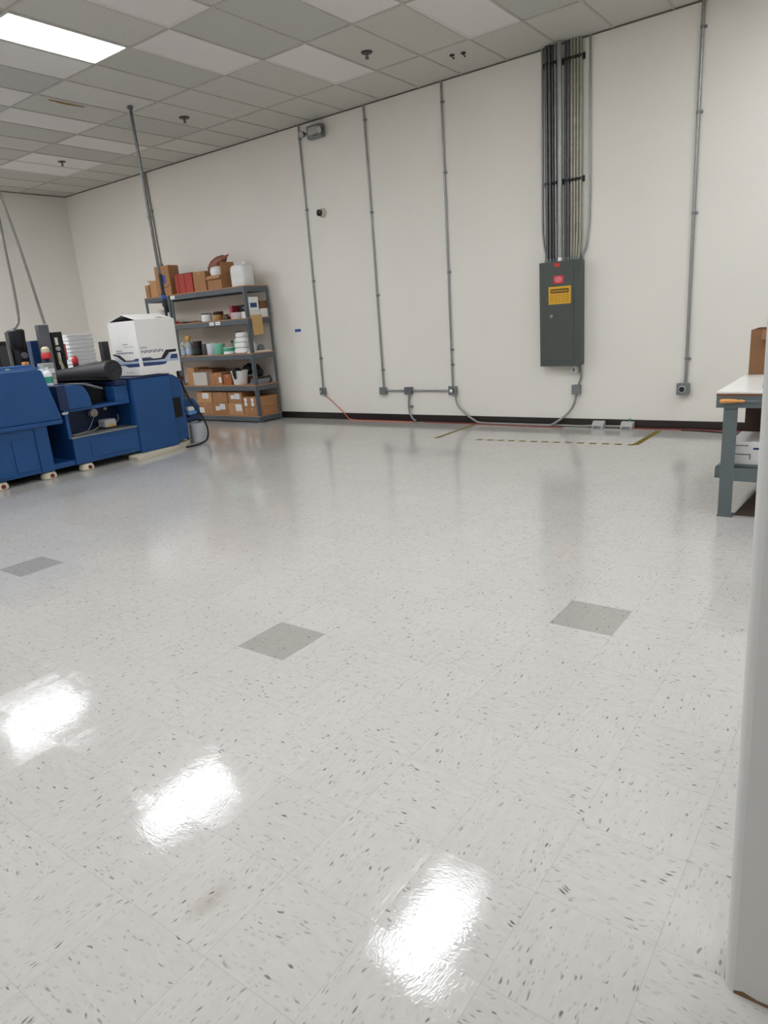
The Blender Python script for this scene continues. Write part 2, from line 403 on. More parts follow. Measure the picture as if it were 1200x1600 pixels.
def outlet(x, z, w, h, label, cat='outlet box', hole=None, depth=.055, m=CASTG):
    t = thing('outlet_box', label, cat, (x, D-depth/2, z-h/2), 'outlet boxes on the back wall')
    obj('body', B(x-w/2, x+w/2, D-depth, D-.0005, z-h/2, z+h/2, bev=.008), m, t, smooth=True)
    obj('cover_plate', B(x-w/2-.003, x+w/2+.003, D-depth-.004, D-depth, z-h/2-.003, z+h/2+.003, bev=.0015), m, t)
    for sx in (-1,1): obj('screw', Y((x+sx*w*.36, D-depth-.004, z+h*.38), (x+sx*w*.36, D-depth-.008, z+h*.38), .004, n=8), GALV, t)
    if hole:
        rr, mm = hole
        r = new(); tube(r, [(x-.004,D-depth-.003,z),(x-.004,D-depth-.022,z)], 0, 20, radii=[rr*1.25,rr*1.1]); obj('socket_ring', r, LGREY if mm is BLACK else GALVD, t, smooth=True)
        obj('socket', Y((x-.004,D-depth-.02,z),(x-.004,D-depth-.0245,z), rr*.85, n=20), mm, t)
    return t
outlet(-7.285, .443, .095, .105, 'grey outlet with white centre and orange cord below, leftmost on wall', hole=(.022, LGREY))
outlet(-6.10, .448, .105, .10, 'grey junction box at the left end of horizontal pipe')
outlet(-5.645, .450, .115, .10, 'darker grey junction box in the middle of horizontal pipe', m=MIDGREY)
outlet(-4.905, .452, .115, .115, 'grey outlet with round white socket at right end of horizontal pipe', hole=(.028, WPL))
outlet(-3.145, .465, .105, .11, 'grey outlet box hanging under the electrical panel')
outlet(-1.905, .470, .125, .125, 'grey outlet with large black round socket, near the bench', hole=(.034, BLACK), depth=.075)
p = thing('conduit', 'short horizontal pipe joining three outlet boxes low on the wall', 'conduit', (-5.5, D-.03, .45))
obj('pipe', Y((-6.05,D-.03,.452),(-5.70,D-.03,.452), .0125, n=12), GALV, p, smooth=True)
obj('pipe', Y((-5.59,D-.03,.452),(-4.96,D-.03,.452), .0125, n=12), GALV, p, smooth=True)
p = thing('conduit', 'short pipe dropping from the middle junction box to the floor', 'conduit', (-5.62, D-.03, 0))
obj('pipe', T([(-5.64,D-.03,.402),(-5.66,D-.03,.25),(-5.65,D-.03,.13),(-5.60,D-.035,.045),(-5.54,D-.05,.018)], .0145, 10, smooth=6), GALV, p, smooth=True)
s = new(); box(s, -5.665, -5.60, D-.034, D-.001, .205, .235, bev=.004); obj('strap', s, CASTG, p)

# flexible whips and cables
tag(obj('flexible_conduit', T([(-4.86,D-.035,.405),(-4.86,D-.04,.33),(-4.82,D-.045,.24),(-4.70,D-.05,.13),(-4.58,D-.055,.055),(-4.46,D-.06,.02),(-4.0,D-.058,.016),(-3.47,D-.058,.016)], .0135, 10, smooth=8), GRC, smooth=True), 'grey flexible conduit curving down right from the white round outlet', 'conduit')
tag(obj('flexible_conduit', T([(-3.15,D-.035,.42),(-3.16,D-.04,.33),(-3.19,D-.045,.25),(-3.25,D-.06,.17),(-3.36,D-.075,.08),(-3.47,D-.09,.022),(-3.62,D-.095,.016)], .0135, 10, smooth=8), GRC, smooth=True), 'grey flexible conduit curving down left from below the electrical panel', 'conduit')
tag(obj('floor_cable', T([(-3.44,D-.040,.016),(-3.1,D-.038,.014),(-2.93,D-.038,.022)], .012, 8, smooth=6), GRC, smooth=True), 'grey cable lying along baseboard, left of the first floor box', 'cable')
tag(obj('floor_cable', T([(-2.78,D-.04,.022),(-2.6,D-.038,.022)], .013, 8), GRC, smooth=True), 'short grey cable between the two floor boxes', 'cable')
tag(obj('extension_cord', T([(-7.27,D-.035,.39),(-7.15,D-.02,.30),(-6.98,D-.02,.17),(-6.86,D-.035,.075),(-6.72,D-.07,.012),(-6.3,D-.075,.007),(-5.9,D-.08,.007),(-5.57,D-.078,.007)], .0065, 8, smooth=8), ORC, smooth=True), 'thin orange cord drooping from the leftmost outlet to the floor', 'cord')
tag(obj('extension_cord', T([(-5.4,D-.075,.008),(-5.0,D-.08,.008),(-4.6,D-.085,.008),(-4.2,D-.088,.008),(-3.8,D-.125,.008),(-3.4,D-.13,.008),(-3.28,D-.12,.008)], .007, 8, smooth=5), REDC, smooth=True), 'thin red cord on floor along baseboard below electrical panel', 'cord')
tag(obj('extension_cord', T([(-2.44,D-.05,.008),(-2.2,D-.05,.008),(-1.9,D-.045,.01),(-1.5,D-.05,.008),(-.9,D-.05,.008),(-.3,D-.06,.008)], .007, 8, smooth=5), REDC, smooth=True), 'thin red cord on floor between the floor boxes and the bench', 'cord')
tag(obj('extension_cord', T([(-1.9,D-.075,.007),(-1.7,D-.09,.007),(-1.45,D-.15,.007),(-1.2,D-.17,.007),(-.8,D-.16,.007)], .0065, 8, smooth=6), BLACK, smooth=True), 'black cord on the floor running towards the bench', 'cord')
for x, l in ((-2.855,'left grey floor box standing against the baseboard'),(-2.51,'right grey floor box standing against the baseboard, with short stub')):
    t = thing('floor_outlet', l, 'outlet box', (x, D-.07, 0), 'floor boxes at the baseboard')
    obj('body', PR([(D-.12,0),(D-.014,0),(D-.014,.085),(D-.07,.085),(D-.12,.04)], 'x', x-.07, x+.07), LGREY, t, bev=.004)
    obj('cover_plate', B(x-.045, x+.045, D-.1245, D-.1205, .008, .034), CASTG, t)
    if x > -2.6: obj('stub', Y((x+.02,D-.035,.08),(x+.02,D-.035,.12), .012, n=10), TEAL, t, smooth=True)

# ---------------------------------------------------------------- electrical panel
pt = thing('electrical_panel', 'tall dark grey electrical panel with red and yellow stickers on the wall', 'electrical panel', (-3.31, 8.19, .766))
px0, px1, pz0, pz1, pf = -3.56, -3.063, .766, 1.966, 8.12
obj('enclosure', B(px0, px1, pf+.012, D-.001, pz0, pz1, bev=.006), GREY, pt)
obj('front_cover', B(px0-.006, px1+.006, pf, pf+.012, pz0-.006, pz1+.006, bev=.004), GREY, pt)
dr = obj('door', B(px0+.055, px1-.075, pf-.006, pf+.001, pz0+.06, pz1-.09, bev=.003), GREY, pt)
lk = new(); cyl(lk, (-3.41,pf-.006,1.352),(-3.41,pf-.016,1.352), .02, n=20); box(lk, -3.424, -3.396, pf-.019, pf-.015, 1.344, 1.36, bev=.002)
obj('latch', lk, GALV, dr, smooth=True, label='small round metal latch')
def sticker(name, x0, x1, z0, z1, m, parent, y, lb=None, tilt=0):
    b_ = new(); box(b_, x0, x1, y-.0016, y-.0002, z0, z1)
    return obj(name, b_, m, parent, label=lb)
sticker('red_label', -3.375, -3.305, 1.91, 1.953, REDB, pt, pf, 'small red label at the top')
st = sticker('round_sticker', -3.385, -3.262, 1.722, 1.812, REDB, dr, pf-.006, 'red sticker with pink oval')
ov = new(); pts = [(-3.3235+.048*math.cos(2*PI*k/24), 1.767+.034*math.sin(2*PI*k/24)) for k in range(24)]
prism(ov, pts, 'y', pf-.0092, pf-.0077); 
o_ = obj('sticker_oval', ov, PINK, pt)
st = sticker('warning_sticker', -3.447, -3.170, 1.488, 1.690, YEL, pt, pf-.0062, 'yellow warning sticker with dark heading')
wp = new()
box(wp, -3.42, -3.197, pf-.0092, pf-.0079, 1.613, 1.662)
obj('sticker_heading', wp, YELD, pt)
wl = new()
for k in range(9): # heading strokes and lines of small print
    box(wl, -3.405+k*.0225, -3.395+k*.0225, pf-.0102, pf-.0092, 1.625, 1.650)
obj('sticker_lettering', wl, YEL, pt)
wl = new()
for k in range(4):
    for q in range(5): box(wl, -3.425+q*.047, -3.425+q*.047+.036, pf-.0088, pf-.0079, 1.585-k*.023, 1.592-k*.023)
obj('sticker_small_print', wl, mat('sticker_line', (158,116,24), .5), pt)
# meter tag below and drop
b_ = thing('outlet_box', 'small pale box under the right corner of electrical panel', 'outlet box', (-3.148, 8.2, .665))
obj('body', B(-3.185, -3.113, 8.15, D-.001, .668, .759, bev=.006), LGREY, b_)
obj('socket', B(-3.165, -3.133, 8.147, 8.15, .69, .735), MIDGREY, b_)
p = thing('conduit', 'short pipe from electrical panel down to the box beneath it', 'conduit', (-3.09, 8.24, .52))
obj('pipe', T([(-3.088,8.235,.759),(-3.088,8.235,.60),(-3.12,8.235,.52)], .0135, 10), GALV, p, smooth=True)

# ---------------------------------------------------------------- conduit bundle above the panel
CG = 'conduits of the bundle above the electrical panel'
def bpipe(pts, r, m, label, fit=None):
    t = thing('conduit', label, 'conduit', (pts[-1][0], pts[-1][1], pts[-1][2]), CG)
    obj('pipe', T(pts, r, 14, smooth=5), m, t, smooth=True)
    x, y, z = pts[-1]
    obj('connector', Y((x,y,z+.001),(x,y,z+.045), r*1.04, n=12), CASTG if not fit else fit, t, smooth=True)
    return t
zb = 1.9675
same = 'galvanized conduit inside the packed bundle above electrical panel'
y0 = 8.225
bpipe([(-3.557,8.25,H),(-3.568,8.25,3.2),(-3.575,8.25,2.42),(-3.56,8.245,2.2),(-3.535,8.235,2.08),(-3.528,8.23,zb)], .0125, GALV, 'leftmost thin conduit of the bundle, bending inward near the panel')
for x, r, m, yy in ((-3.505,.018,GALVD,y0),(-3.468,.018,GALVD,8.215),(-3.431,.018,GALVD,y0),(-3.487,.015,GALVD,8.185),(-3.449,.015,GALVD,8.182)):
    bpipe([(x,yy,H),(x,yy,3),(x,yy,zb)], r, m, 'conduit with shade painted in, packed in the left half of the bundle')  # shade between the packed pipes is put into their darker metal
bpipe([(-3.390,8.215,H),(-3.390,8.215,3),(-3.388,8.215,zb)], .0155, GALV, 'brighter thin conduit directly left of the thickest one')
bpipe([(-3.322,8.165,H),(-3.322,8.165,3),(-3.325,8.165,zb)], .027, GALV, 'thickest conduit standing forward in the middle of the bundle', WPL)
for x, r, yy in ((-3.275,.016,y0),(-3.243,.016,8.215)):
    bpipe([(x,yy,H),(x,yy,3),(x,yy,zb)], r, GALVD, 'conduit with shade painted in, packed just right of the thickest one')  # metal darkened for the shade between these pipes
for k, x in enumerate((-3.206,-3.171,-3.136,-3.101)):
    bpipe([(x,y0,H),(x,y0,3),(x,y0,2.4),(x+.0,y0-.005,2.2),(x-.006*k,y0-.01,zb)], .0165, GALVW, 'conduit with reflected light painted in beige, packed in the right part of the bundle')  # beige tone paints in the light these pipes reflect
bpipe([(-3.008,8.25,H),(-3.004,8.25,3.2),(-3.004,8.25,2.45),(-3.02,8.248,2.25),(-3.04,8.245,2.1),(-3.078,8.24,2.02),(-3.082,8.24,zb)], .0125, GALV, 'rightmost thin conduit of the bundle, bending inward near the panel')
for z, l in ((4.055,'upper'),(2.836,'lower')):
    t = thing('strut_clamp_rail', l+' black clamp rail crossing the conduit bundle', 'clamp rail', (-3.3, 8.2, z), 'clamp rails of the conduit bundle')
    obj('strut', B(-3.54, -3.065, 8.243, D-.001, z-.03, z+.03), STRUT, t)
    for x, yy in ((-3.505,8.205),(-3.468,8.172),(-3.431,8.205),(-3.390,8.197),(-3.275,8.205),(-3.243,8.197),(-3.206,8.206),(-3.171,8.206),(-3.136,8.206),(-3.101,8.206)):
        c_ = new(); box(c_, x-.016, x+.016, yy-.012, yy+.004, z-.014, z+.014, bev=.003); cyl(c_, (x,yy-.01,z),(x,yy-.022,z), .007, n=8)
        obj('clamp', c_, STRUT, t)

# ---------------------------------------------------------------- emergency light, round sensor, tape
e = thing('emergency_light', 'grey two-headed emergency light high on wall under the ceiling', 'emergency light', (-6.95, 8.2, 3.97))
obj('housing', B(-7.07, -6.80, 8.165, D-.001, 3.985, 4.155, bev=.02, seg=3), CASTG, e, smooth=True)
obj('lens_cover', B(-7.03, -6.86, 8.155, 8.166, 4.03, 4.13, bev=.006), LGREY, e)
for x, dx in ((-7.135,-.02),(-6.80,.02)):
    h_ = new(); tube(h_, [(x,8.20,4.075),(x,8.13,4.06)], 0, 18, radii=[.03,.048]); tube(h_, [(x,8.21,4.075),(x-dx*3,8.21,4.075)], .012, 8)
    hd = obj('lamp_head', h_, MIDGREY, e, smooth=True)
    obj('lamp_lens', Y((x,8.13,4.06),(x,8.126,4.059), .042, n=18), LGREY, hd)
obj('indicator_strip', B(-6.93, -6.85, 8.150, 8.156, 4.005, 4.013), BLACKM, e)
s = thing('round_sensor', 'round beige wall device with black lens right of leftmost conduit', 'sensor', (-6.98, D-.03, 2.95))
obj('rim', T([(-6.975,D-.001,3.018),(-6.975,D-.035,3.018),(-6.98,D-.055,3.018)], 0, 28, radii=[.066,.062,.05]), BEIGE, s, smooth=True)
obj('lens', T([(-6.985,D-.05,3.018),(-6.99,D-.09,3.018),(-6.99,D-.10,3.018)], 0, 24, radii=[.046,.044,.03]), ALM, s, smooth=True)
tg = new(); box(tg, -7.785, -7.655, D-.0012, D-.0003, 1.372, 1.415); tag(obj('tape_strip', tg, TAPEB), 'small strip of blue tape on the white wall beside the shelving', 'tape')

# ---------------------------------------------------------------- floor tape
def tape(pts, w, label, dash=None):
    bm = new(); (xa,ya),(xb,yb) = pts; d = Vector((xb-xa,yb-ya)); L_ = d.length; d.normalize(); n = Vector((-d.y,d.x))*w/2
    segs = [(0,L_)] if not dash else [(k*dash, k*dash+dash*.55) for k in range(int(L_/dash)+1) if k*dash+dash*.55 <= L_+.01]
    for a, b in segs:
        P = [Vector((xa,ya))+d*a-n, Vector((xa,ya))+d*b-n, Vector((xa,ya))+d*b+n, Vector((xa,ya))+d*a+n]
        prism(bm, [(q.x,q.y) for q in P], 'z', .0006, .0016)
    tag(obj('floor_tape', bm, TAPEY), label, 'floor tape', 'floor marking tapes')
tape([(-4.53,7.13),(-4.555,8.19)], .045, 'diagonal yellow floor tape line near the white round outlet, leftmost')
tape([(-3.97,7.17),(-2.14,7.28)], .055, 'dashed yellow floor tape line parallel to the back wall', dash=.135)
tape([(-2.14,7.28),(-2.13,8.14)], .065, 'yellow floor tape line running to the right floor box')

# ---------------------------------------------------------------- shelving
def shelf_unit(x0, x1, y0, y1, label, levels, top, skip=(), tagl=()):
    t = thing('shelving_unit', label, 'shelving', ((x0+x1)/2, (y0+y1)/2, 0), 'grey steel shelving')
    w = .05
    for (px, py) in ((x0,y0),(x1,y0),(x0,y1),(x1,y1)):
        if (px,py) in skip: continue
        b_ = new(); sx = 1 if px == x0 else -1; sy = 1 if py == y0 else -1
        box(b_, px, px+sx*w, py, py+sy*.004, .004, top-.01); box(b_, px, px+sx*.004, py, py+sy*w, .004, top-.01)
        box(b_, px-.002*sx, px+sx*(w+.006), py-.002*sy, py+sy*(w+.006), 0, .005)
        obj('upright', b_, SHELF, t)
        s_ = new(); z = .12
        while z < top-.1:
            if sy == 1: box(s_, px+sx*.02, px+sx*.03, py-.0012, py-.0002, z, z+.016)
            z += .05
        if sy == 1: obj('upright_slots', s_, BLACKM, t)
        else: s_.free()
    for z in levels:
        b_ = new(); h = .085
        h2 = z-.0105; box(b_, x0+.006, x1-.006, y0-.006, y0-.001, z-h, h2); box(b_, x0+.006, x1-.006, y1+.001, y1+.006, z-h, h2)
        box(b_, x1+.001, x1+.006, y0+.004, y1-.004, z-h, h2); box(b_, x0-.006, x0-.001, y0+.004, y1-.004, z-h, h2)
        sh = obj('shelf', b_, SHELF, t)
        obj('board', B(x0-.002, x1+.004, y0-.006, y1+.004, z-.010, z+.004), PART_B, sh)
        for (xa, dz) in tagl.get(z, ()) if tagl else ():
            q = new(); box(q, xa, xa+.115, y0-.0075, y0-.0062, z-.068, z-.018); obj('shelf_tag', q, WPL, sh, label='white paper tag')
            for d in (.0,): 
                q = new()
                box(q, xa+.01, xa+.10, y0-.0085, y0-.0076, z-.046, z-.040)
                obj('tag_print', q, INKG, sh)
    return t
LV = [.105, .60, 1.10, 1.64, 2.12]
SX0, SX1, SY0, SY1 = -10.05, -8.215, 7.70, 8.20
shelf_unit(SX0, SX1, SY0, SY1, 'wide grey steel shelving unit loaded with boxes and bottles', LV, 2.12,
           skip=((SX0,SY1),), tagl={1.64:((-9.13,0),(-8.98,0)), 2.12:((-10.03,0),)})
shelf_unit(-10.78, -10.10, SY0+.02, SY1, 'narrow grey steel shelving unit left of the wide one', [.105, .60, 1.10, 1.64, 2.12], 2.12, skip=((-10.10,SY1),))
ZT = [z+.0045 for z in LV]

def carton(x0, x1, y0, y1, z0, z1, label, m=CARD, group='cartons on the shelving', tape_=True, labels=(), open_=False, name='cardboard_box', cat='box', side_label=()):
    t = thing(name, label, cat, ((x0+x1)/2, (y0+y1)/2, z0), group)
    if open_:
        b_ = new(); w = .006
        box(b_, x0, x1, y0, y0+w, z0, z1); box(b_, x0, x1, y1-w, y1, z0, z1); box(b_, x0, x0+w, y0+w, y1-w, z0, z1); box(b_, x1-w, x1, y0+w, y1-w, z0, z1); box(b_, x0+w, x1-w, y0+w, y1-w, z0, z0+w)
        obj('carton_body', b_, m, t)
    else:
        obj('carton_body', B(x0, x1, y0, y1, z0, z1, bev=.004), m, t)
        if tape_:
            q = new(); yc = (y0+y1)/2; xc = (x0+x1)/2
            box(q, xc-.025, xc+.025, y0+.006, y1-.006, z1, z1+.0008); box(q, xc-.025, xc+.025, y0-.0008, y0, z1-.05, z1-.004)
            obj('packing_tape', q, CARDL, t)
    for (a, b, c, d) in labels:
        q = new(); box(q, a, b, y0-.0022, y0-.001, c, d); lb_ = obj('shipping_label', q, WHITE, t)
        q = new()
        for k in range(3): box(q, a+.01, b-.015-.01*(k%2), y0-.003, y0-.0022, c+(d-c)*(.2+.25*k), c+(d-c)*(.28+.25*k))
        obj('label_print', q, INKL, lb_)
    return t

# top deck (z 2.12)
z = ZT[4]
carton(-10.77, -10.66, 7.76, 8.0, z, z+.21, 'smallest brown carton at the left end of the top shelf')
t = carton(-10.63, -10.42, 7.76, 8.02, z, z+.27, 'brown carton with open flap, second from left on top shelf', m=CARDL, open_=True)
obj('flap', PR([(-10.63,z+.268),(-10.70,z+.285),(-10.70,z+.279),(-10.63,z+.262)], 'y', 7.77, 8.01), CARD, t)
t = carton(-10.40, -10.02, 7.73, 7.94, z, z+.48, 'tall narrow brown carton with blue tape and curved black arrow, on shelf', m=CARD, tape_=False)
q = new(); box(q, -10.22, -10.13, 7.7285, 7.7297, z+.20, z+.33); obj('blue_tape', q, TAPEB, t)
q = new(); tube(q, [(-10.23,7.728,z+.16),(-10.18,7.728,z+.13),(-10.11,7.728,z+.135),(-10.06,7.728,z+.17)], .007, 6, smooth=6, flat=.4); obj('curved_arrow_mark', q, INK, t)
carton(-9.98, -9.52, 8.0, 8.19, z, z+.33, 'flat grey box standing behind the red box', m=mat('grey_board', (120,112,104), .7), name='storage_box')
t = carton(-9.90, -9.46, 7.74, 7.98, z, z+.30, 'bright red box on the top shelf', m=RED, tape_=False, name='storage_box')
q = new(); box(q, -9.83, -9.80, 7.7388, 7.7399, z+.01, z+.29); box(q, -9.66, -9.64, 7.7388, 7.7399, z+.01, z+.29); obj('seam_strip', q, mat('red_dark', (120,34,28), .6), t)
q = new(); box(q, -9.90, -9.46, 7.74, 7.98, z+.30, z+.31); obj('lid', q, mat('red_dark', (120,34,28), .6), t)
carton(-9.43, -9.13, 7.74, 8.0, z, z+.30, 'plain brown carton between the red box and the open carton', m=CARD)
t = carton(-9.09, -8.76, 7.74, 8.05, z, z+.21, 'open brown carton with upright flap holding a wrapped bundle', m=CARD, open_=True)
obj('flap', B(-8.766, -8.755, 7.76, 8.04, z+.21, z+.40), CARD, t)
obj('flap', PR([(7.74,z+.208),(7.70,z+.16),(7.705,z+.155),(7.745,z+.20)], 'x', -9.08, -8.77), CARDL, t)
# bundle
bd = new(); n = 14
prof = [(-9.19,2.42,.01),(-9.13,2.45,.06),(-9.03,2.50,.085),(-8.90,2.545,.085),(-8.79,2.58,.06),(-8.73,2.60,.02),(-8.68,2.625,.012)]
tube(bd, [(a,7.88,b_) for a, b_, c_ in prof], 0, 12, radii=[c for *_, c in prof], flat=1)
tag(obj('wrapped_bundle', bd, BUNDLE, smooth=True), 'brown plastic-wrapped bundle lying on the open carton', 'bundle')
sk = new(); lathe(sk, -8.95, 7.88, [(.09,-.16),(.12,-.08),(.14,0),(.12,.06),(.05,.085)], z=2.40, n=14)
tag(obj('folded_bag', sk, WHITE, smooth=True), 'crumpled white bag inside the open carton under the bundle', 'bag')
# jug
j = thing('plastic_jug', 'large white plastic jug at right on the top shelf', 'jug', (-8.44, 7.90, z))
jb = new()
def rrect(hx, hy, r, z_, cx, cy, n=5):
    out = []
    for (sx, sy, a0) in ((1,1,0),(-1,1,PI/2),(-1,-1,PI),(1,-1,3*PI/2)):
        for k in range(n+1):
            a = a0+k/n*PI/2; out.append(Vector((cx+sx*(hx-r)+r*math.cos(a), cy+sy*(hy-r)+r*math.sin(a), z_)))
    return out
rings(jb, [rrect(.16*s_, .12*s_, .05*s_, z+h_, -8.44, 7.90) for h_, s_ in ((0,.94),(.015,1),(.10,1),(.11,.985),(.12,1),(.24,1),(.29,.95),(.315,.82),(.325,.5))])
obj('jug_body', jb, MILK, j, smooth=True)
obj('jug_handle', T([(-8.52,7.90,z+.31),(-8.51,7.90,z+.35),(-8.44,7.90,z+.362),(-8.38,7.90,z+.355)], .013, 8, smooth=5), MILK, j, smooth=True)
obj('cap', LT(-8.36, 7.90, [(.032,.31),(.032,.365),(.028,.37)], z=z), MILK, j, smooth=True)
mkp = new(); 
# level 4 (1.64)
z = ZT[3]
for k, (x, l, m) in enumerate(((-9.95,'flat dark tool lying at the left of the second shelf',BROWND),(-9.72,'long thin brown strip lying on the second shelf',BROWN))):
    tag(obj('flat_tool', PR([(x-.12,z),(x+.2,z),(x+.22,z+.012),(x+.1,z+.03),(x-.05,z+.024),(x-.12,z+.014)], 'y', 7.76+.05*k, 7.82+.05*k), m), l, 'tool')
t = thing('small_clamp', 'small red tool at the left end of the second shelf', 'tool', (-10.0,7.74,z)); obj('jaw', B(-10.02,-9.98,7.73,7.76,z,z+.05,bev=.006), REDB, t); obj('bar', B(-9.98,-9.86,7.74,7.75,z+.004,z+.014), MIDGREY, t)
def can(x, y, z, r, h, m, ml, label, cat, name, lidr=None, hl=.012, extra=None):
    t = thing(name, label, cat, (x, y, z))
    obj('can_body', LT(x, y, [(r*.96,0),(r,.006),(r,h-.006),(r*.97,h)], z=z), m, t, smooth=True)
    lr = lidr or r
    obj('lid', LT(x, y, [(lr*1.03,h),(lr*1.03,h+hl),(lr*.9,h+hl+.003)], z=z), ml, t, smooth=True)
    return t
t = can(-9.27, 7.78, z, .085, .11, WPL, INK, 'white can with dark lid, front of the second shelf', 'can', 'paint_can')
t = can(-9.17, 7.96, z, .075, .13, mat('dusty_red', (150,60,60), .5), INK, 'dark-lidded red can behind the white can', 'can', 'paint_can')
t = can(-9.02, 7.80, z, .075, .09, TIN, BROWND, 'tan tin with brown lid right of the white can', 'tin', 'tin', hl=.035)
t = can(-8.90, 7.86, z, .055, .07, mat('copper_tin', (150,96,66), .5), BROWND, 'small copper-coloured tin between tan tin and red book', 'tin', 'tin')
tag(obj('folded_glove', B(-8.86,-8.76,7.76,7.9,z,z+.05,bev=.02,seg=3), DKGREY, smooth=True), 'dark grey lump of cloth left of the red book', 'cloth')
t = thing('red_book', 'red upright book on the second shelf', 'book', (-8.69,7.88,z)); obj('cover', B(-8.73,-8.655,7.80,7.98,z,z+.205,bev=.004), mat('book_red', (140,36,48), .5), t); obj('spine_stripe', B(-8.715,-8.70,7.7985,7.7997,z+.02,z+.18), PINK, t)
t = thing('black_box', 'black box with white squiggle behind the plate stack', 'box', (-8.50,8.0,z)); obj('box_body', B(-8.64,-8.46,7.92,8.08,z,z+.21,bev=.004), INK, t)
obj('squiggle_mark', T([(-8.56,7.918,z+.15),(-8.52,7.918,z+.17),(-8.50,7.918,z+.14),(-8.475,7.918,z+.165)], .005, 6, smooth=5, flat=.4), WPL, t)
for k in range(5):
    tag(obj('folded_rag', LT(-8.53+.004*(k%2), 7.80, [(.10,0),(.118,.004),(.118,.015),(.10,.019)], z=z+k*.0195, n=18), mat('rag_pale', (222,212,212), .8), smooth=True), 'pale folded disc in the stack beside the right upright', 'cloth', 'stack of pale discs on the second shelf')
t = thing('white_box', 'white box with blue label at the right end of second shelf', 'box', (-8.36,8.0,z)); obj('box_body', B(-8.33,-8.235,7.76,7.98,z+.10,z+.31,bev=.004), WPL, t); obj('blue_label', B(-8.234,-8.2335,7.80,7.94,z+.15,z+.22), INKB, t)
tag(obj('flat_white_box', B(-8.40,-8.225,7.75,7.99,z,z+.098,bev=.004), WHITE), 'low white box carrying the blue-labelled box', 'box')
carton(-8.45, -8.225, 8.0, 8.19, z, z+.13, 'white carton at the back right corner of second shelf', m=WHITE, tape_=False)
carton(-8.42, -8.235, 8.005, 8.185, z+.132, z+.25, 'dark brown open carton above the white one, back right', m=CARDD, open_=True)
# manila sheet hanging over the side
mn = new(); prism(mn, [(8.215-.0,0)]*0 or [(7.76,z+.035),(7.99,z+.035),(7.985,z-.26),(7.78,z-.27)], 'x', -8.204, -8.200)
prism(mn, [(-8.30,z+.0005),(-8.204,z+.0005+.034),(-8.200,z+.036),(-8.30,z+.004)], 'y', 7.76, 7.99) if False else None
tag(obj('hanging_paper', mn, MANILA), 'tan paper sheet hanging down the right side of the shelving', 'paper')
# level 3 (1.10)
z = ZT[2]
def spray(x, y, z, label, trig, body, s=1.0):
    t = thing('spray_bottle', label, 'spray bottle', (x, y, z), 'spray bottles on the middle shelf')
    obj('bottle_body', LT(x, y, [(.045*s,0),(.052*s,.01*s),(.052*s,.14*s),(.04*s,.17*s),(.018*s,.19*s),(.016*s,.215*s)], z=z), body, t, smooth=True)
    obj('bottle_label', LT(x, y, [(.0525*s,.03*s),(.0532*s,.03*s),(.0532*s,.11*s),(.0525*s,.11*s)], z=z), INKL, t, smooth=True)
    b_ = new(); box(b_, x-.055*s, x+.035*s, y-.017, y+.017, z+.225*s, z+.262*s, bev=.008); box(b_, x-.045*s, x-.03*s, y-.008, y+.008, z+.185*s, z+.226*s, bev=.003); cyl(b_, (x,y,z+.205*s),(x,y,z+.232*s), .02*s, n=12)
    obj('spray_head', b_, trig, t, smooth=True)
spray(-9.86, 7.80, z, 'spray bottle with amber trigger head on the middle shelf', AMBER, CLEARB, 1.25)
spray(-9.98, 7.76, z, 'smaller spray bottle with white trigger head, leftmost', WPL, CLEARB, .9)
def bottle(x, y, z, r, h, m, mc, label, cat='bottle', name='bottle', ml=None):
    t = thing(name, label, cat, (x, y, z))
    obj('bottle_body', LT(x, y, [(r*.9,0),(r,.01),(r,h*.68),(r*.85,h*.76),(r*.35,h*.86),(r*.33,h*.9)], z=z), m, t, smooth=True)
    obj('cap', LT(x, y, [(r*.42,h*.89),(r*.42,h),(r*.36,h*1.005)], z=z), mc, t, smooth=True)
    if ml: obj('bottle_label', LT(x, y, [(r*1.004,h*.18),(r*1.015,h*.18),(r*1.015,h*.52),(r*1.004,h*.52)], z=z), ml, t, smooth=True)
    return t
t = can(-9.66, 7.82, z, .075, .22, INK, INK, 'tall black canister with green label on the middle shelf', 'canister', 'canister')
obj('bottle_label', LT(-9.66, 7.82, [(.0752,.03),(.076,.03),(.076,.11),(.0752,.11)], z=z), GREEND, t, smooth=True)
can(-9.46, 7.84, z, .075, .165, DKGREY, DKGREY, 'dark grey can right of the black canister', 'canister', 'canister')
t = can(-9.27, 7.80, z, .088, .17, mat('pale_tub', (206,210,220), .4), WPL, 'white tub with pale label and lid on the middle shelf', 'tub', 'plastic_tub')
t = can(-9.085, 7.80, z, .088, .165, GREEN, mat('pale_lid', (190,206,192), .5), 'mint green tub right of the white tub', 'tub', 'plastic_tub')
t = can(-8.84, 7.79, z, .095, .095, TEAL, mat('pale_lid', (190,206,192), .5), 'low teal tub in front of green bottle', 'tub', 'plastic_tub')
obj('white_base_band', LT(-8.84, 7.79, [(.0952,.004),(.0965,.004),(.0965,.045),(.0952,.045)], z=z), WPL, t, smooth=True)
bottle(-8.72, 7.86, z, .05, .24, GREEN, GREEN, 'tall mint green bottle beside the white bags')
bottle(-8.93, 7.95, z, .05, .20, mat('tan_bottle', (150,136,116), .5), BLACK, 'brownish bottle with black cap behind the low teal tub')
fn = new(); rings(fn, [[Vector((-8.76+r*math.cos(2*PI*k/18)+(.05 if False else 0), 8.0+r*math.sin(2*PI*k/18), z+h_)) for k in range(18)] for r, h_ in ((.05,0),(.05,.01),(.012,.16),(.012,.25),(.07,.335),(.072,.34),(.06,.335),(.008,.25))])
tag(obj('black_funnel', fn, BLACK, smooth=True), 'black funnel standing behind the green bottle', 'funnel')
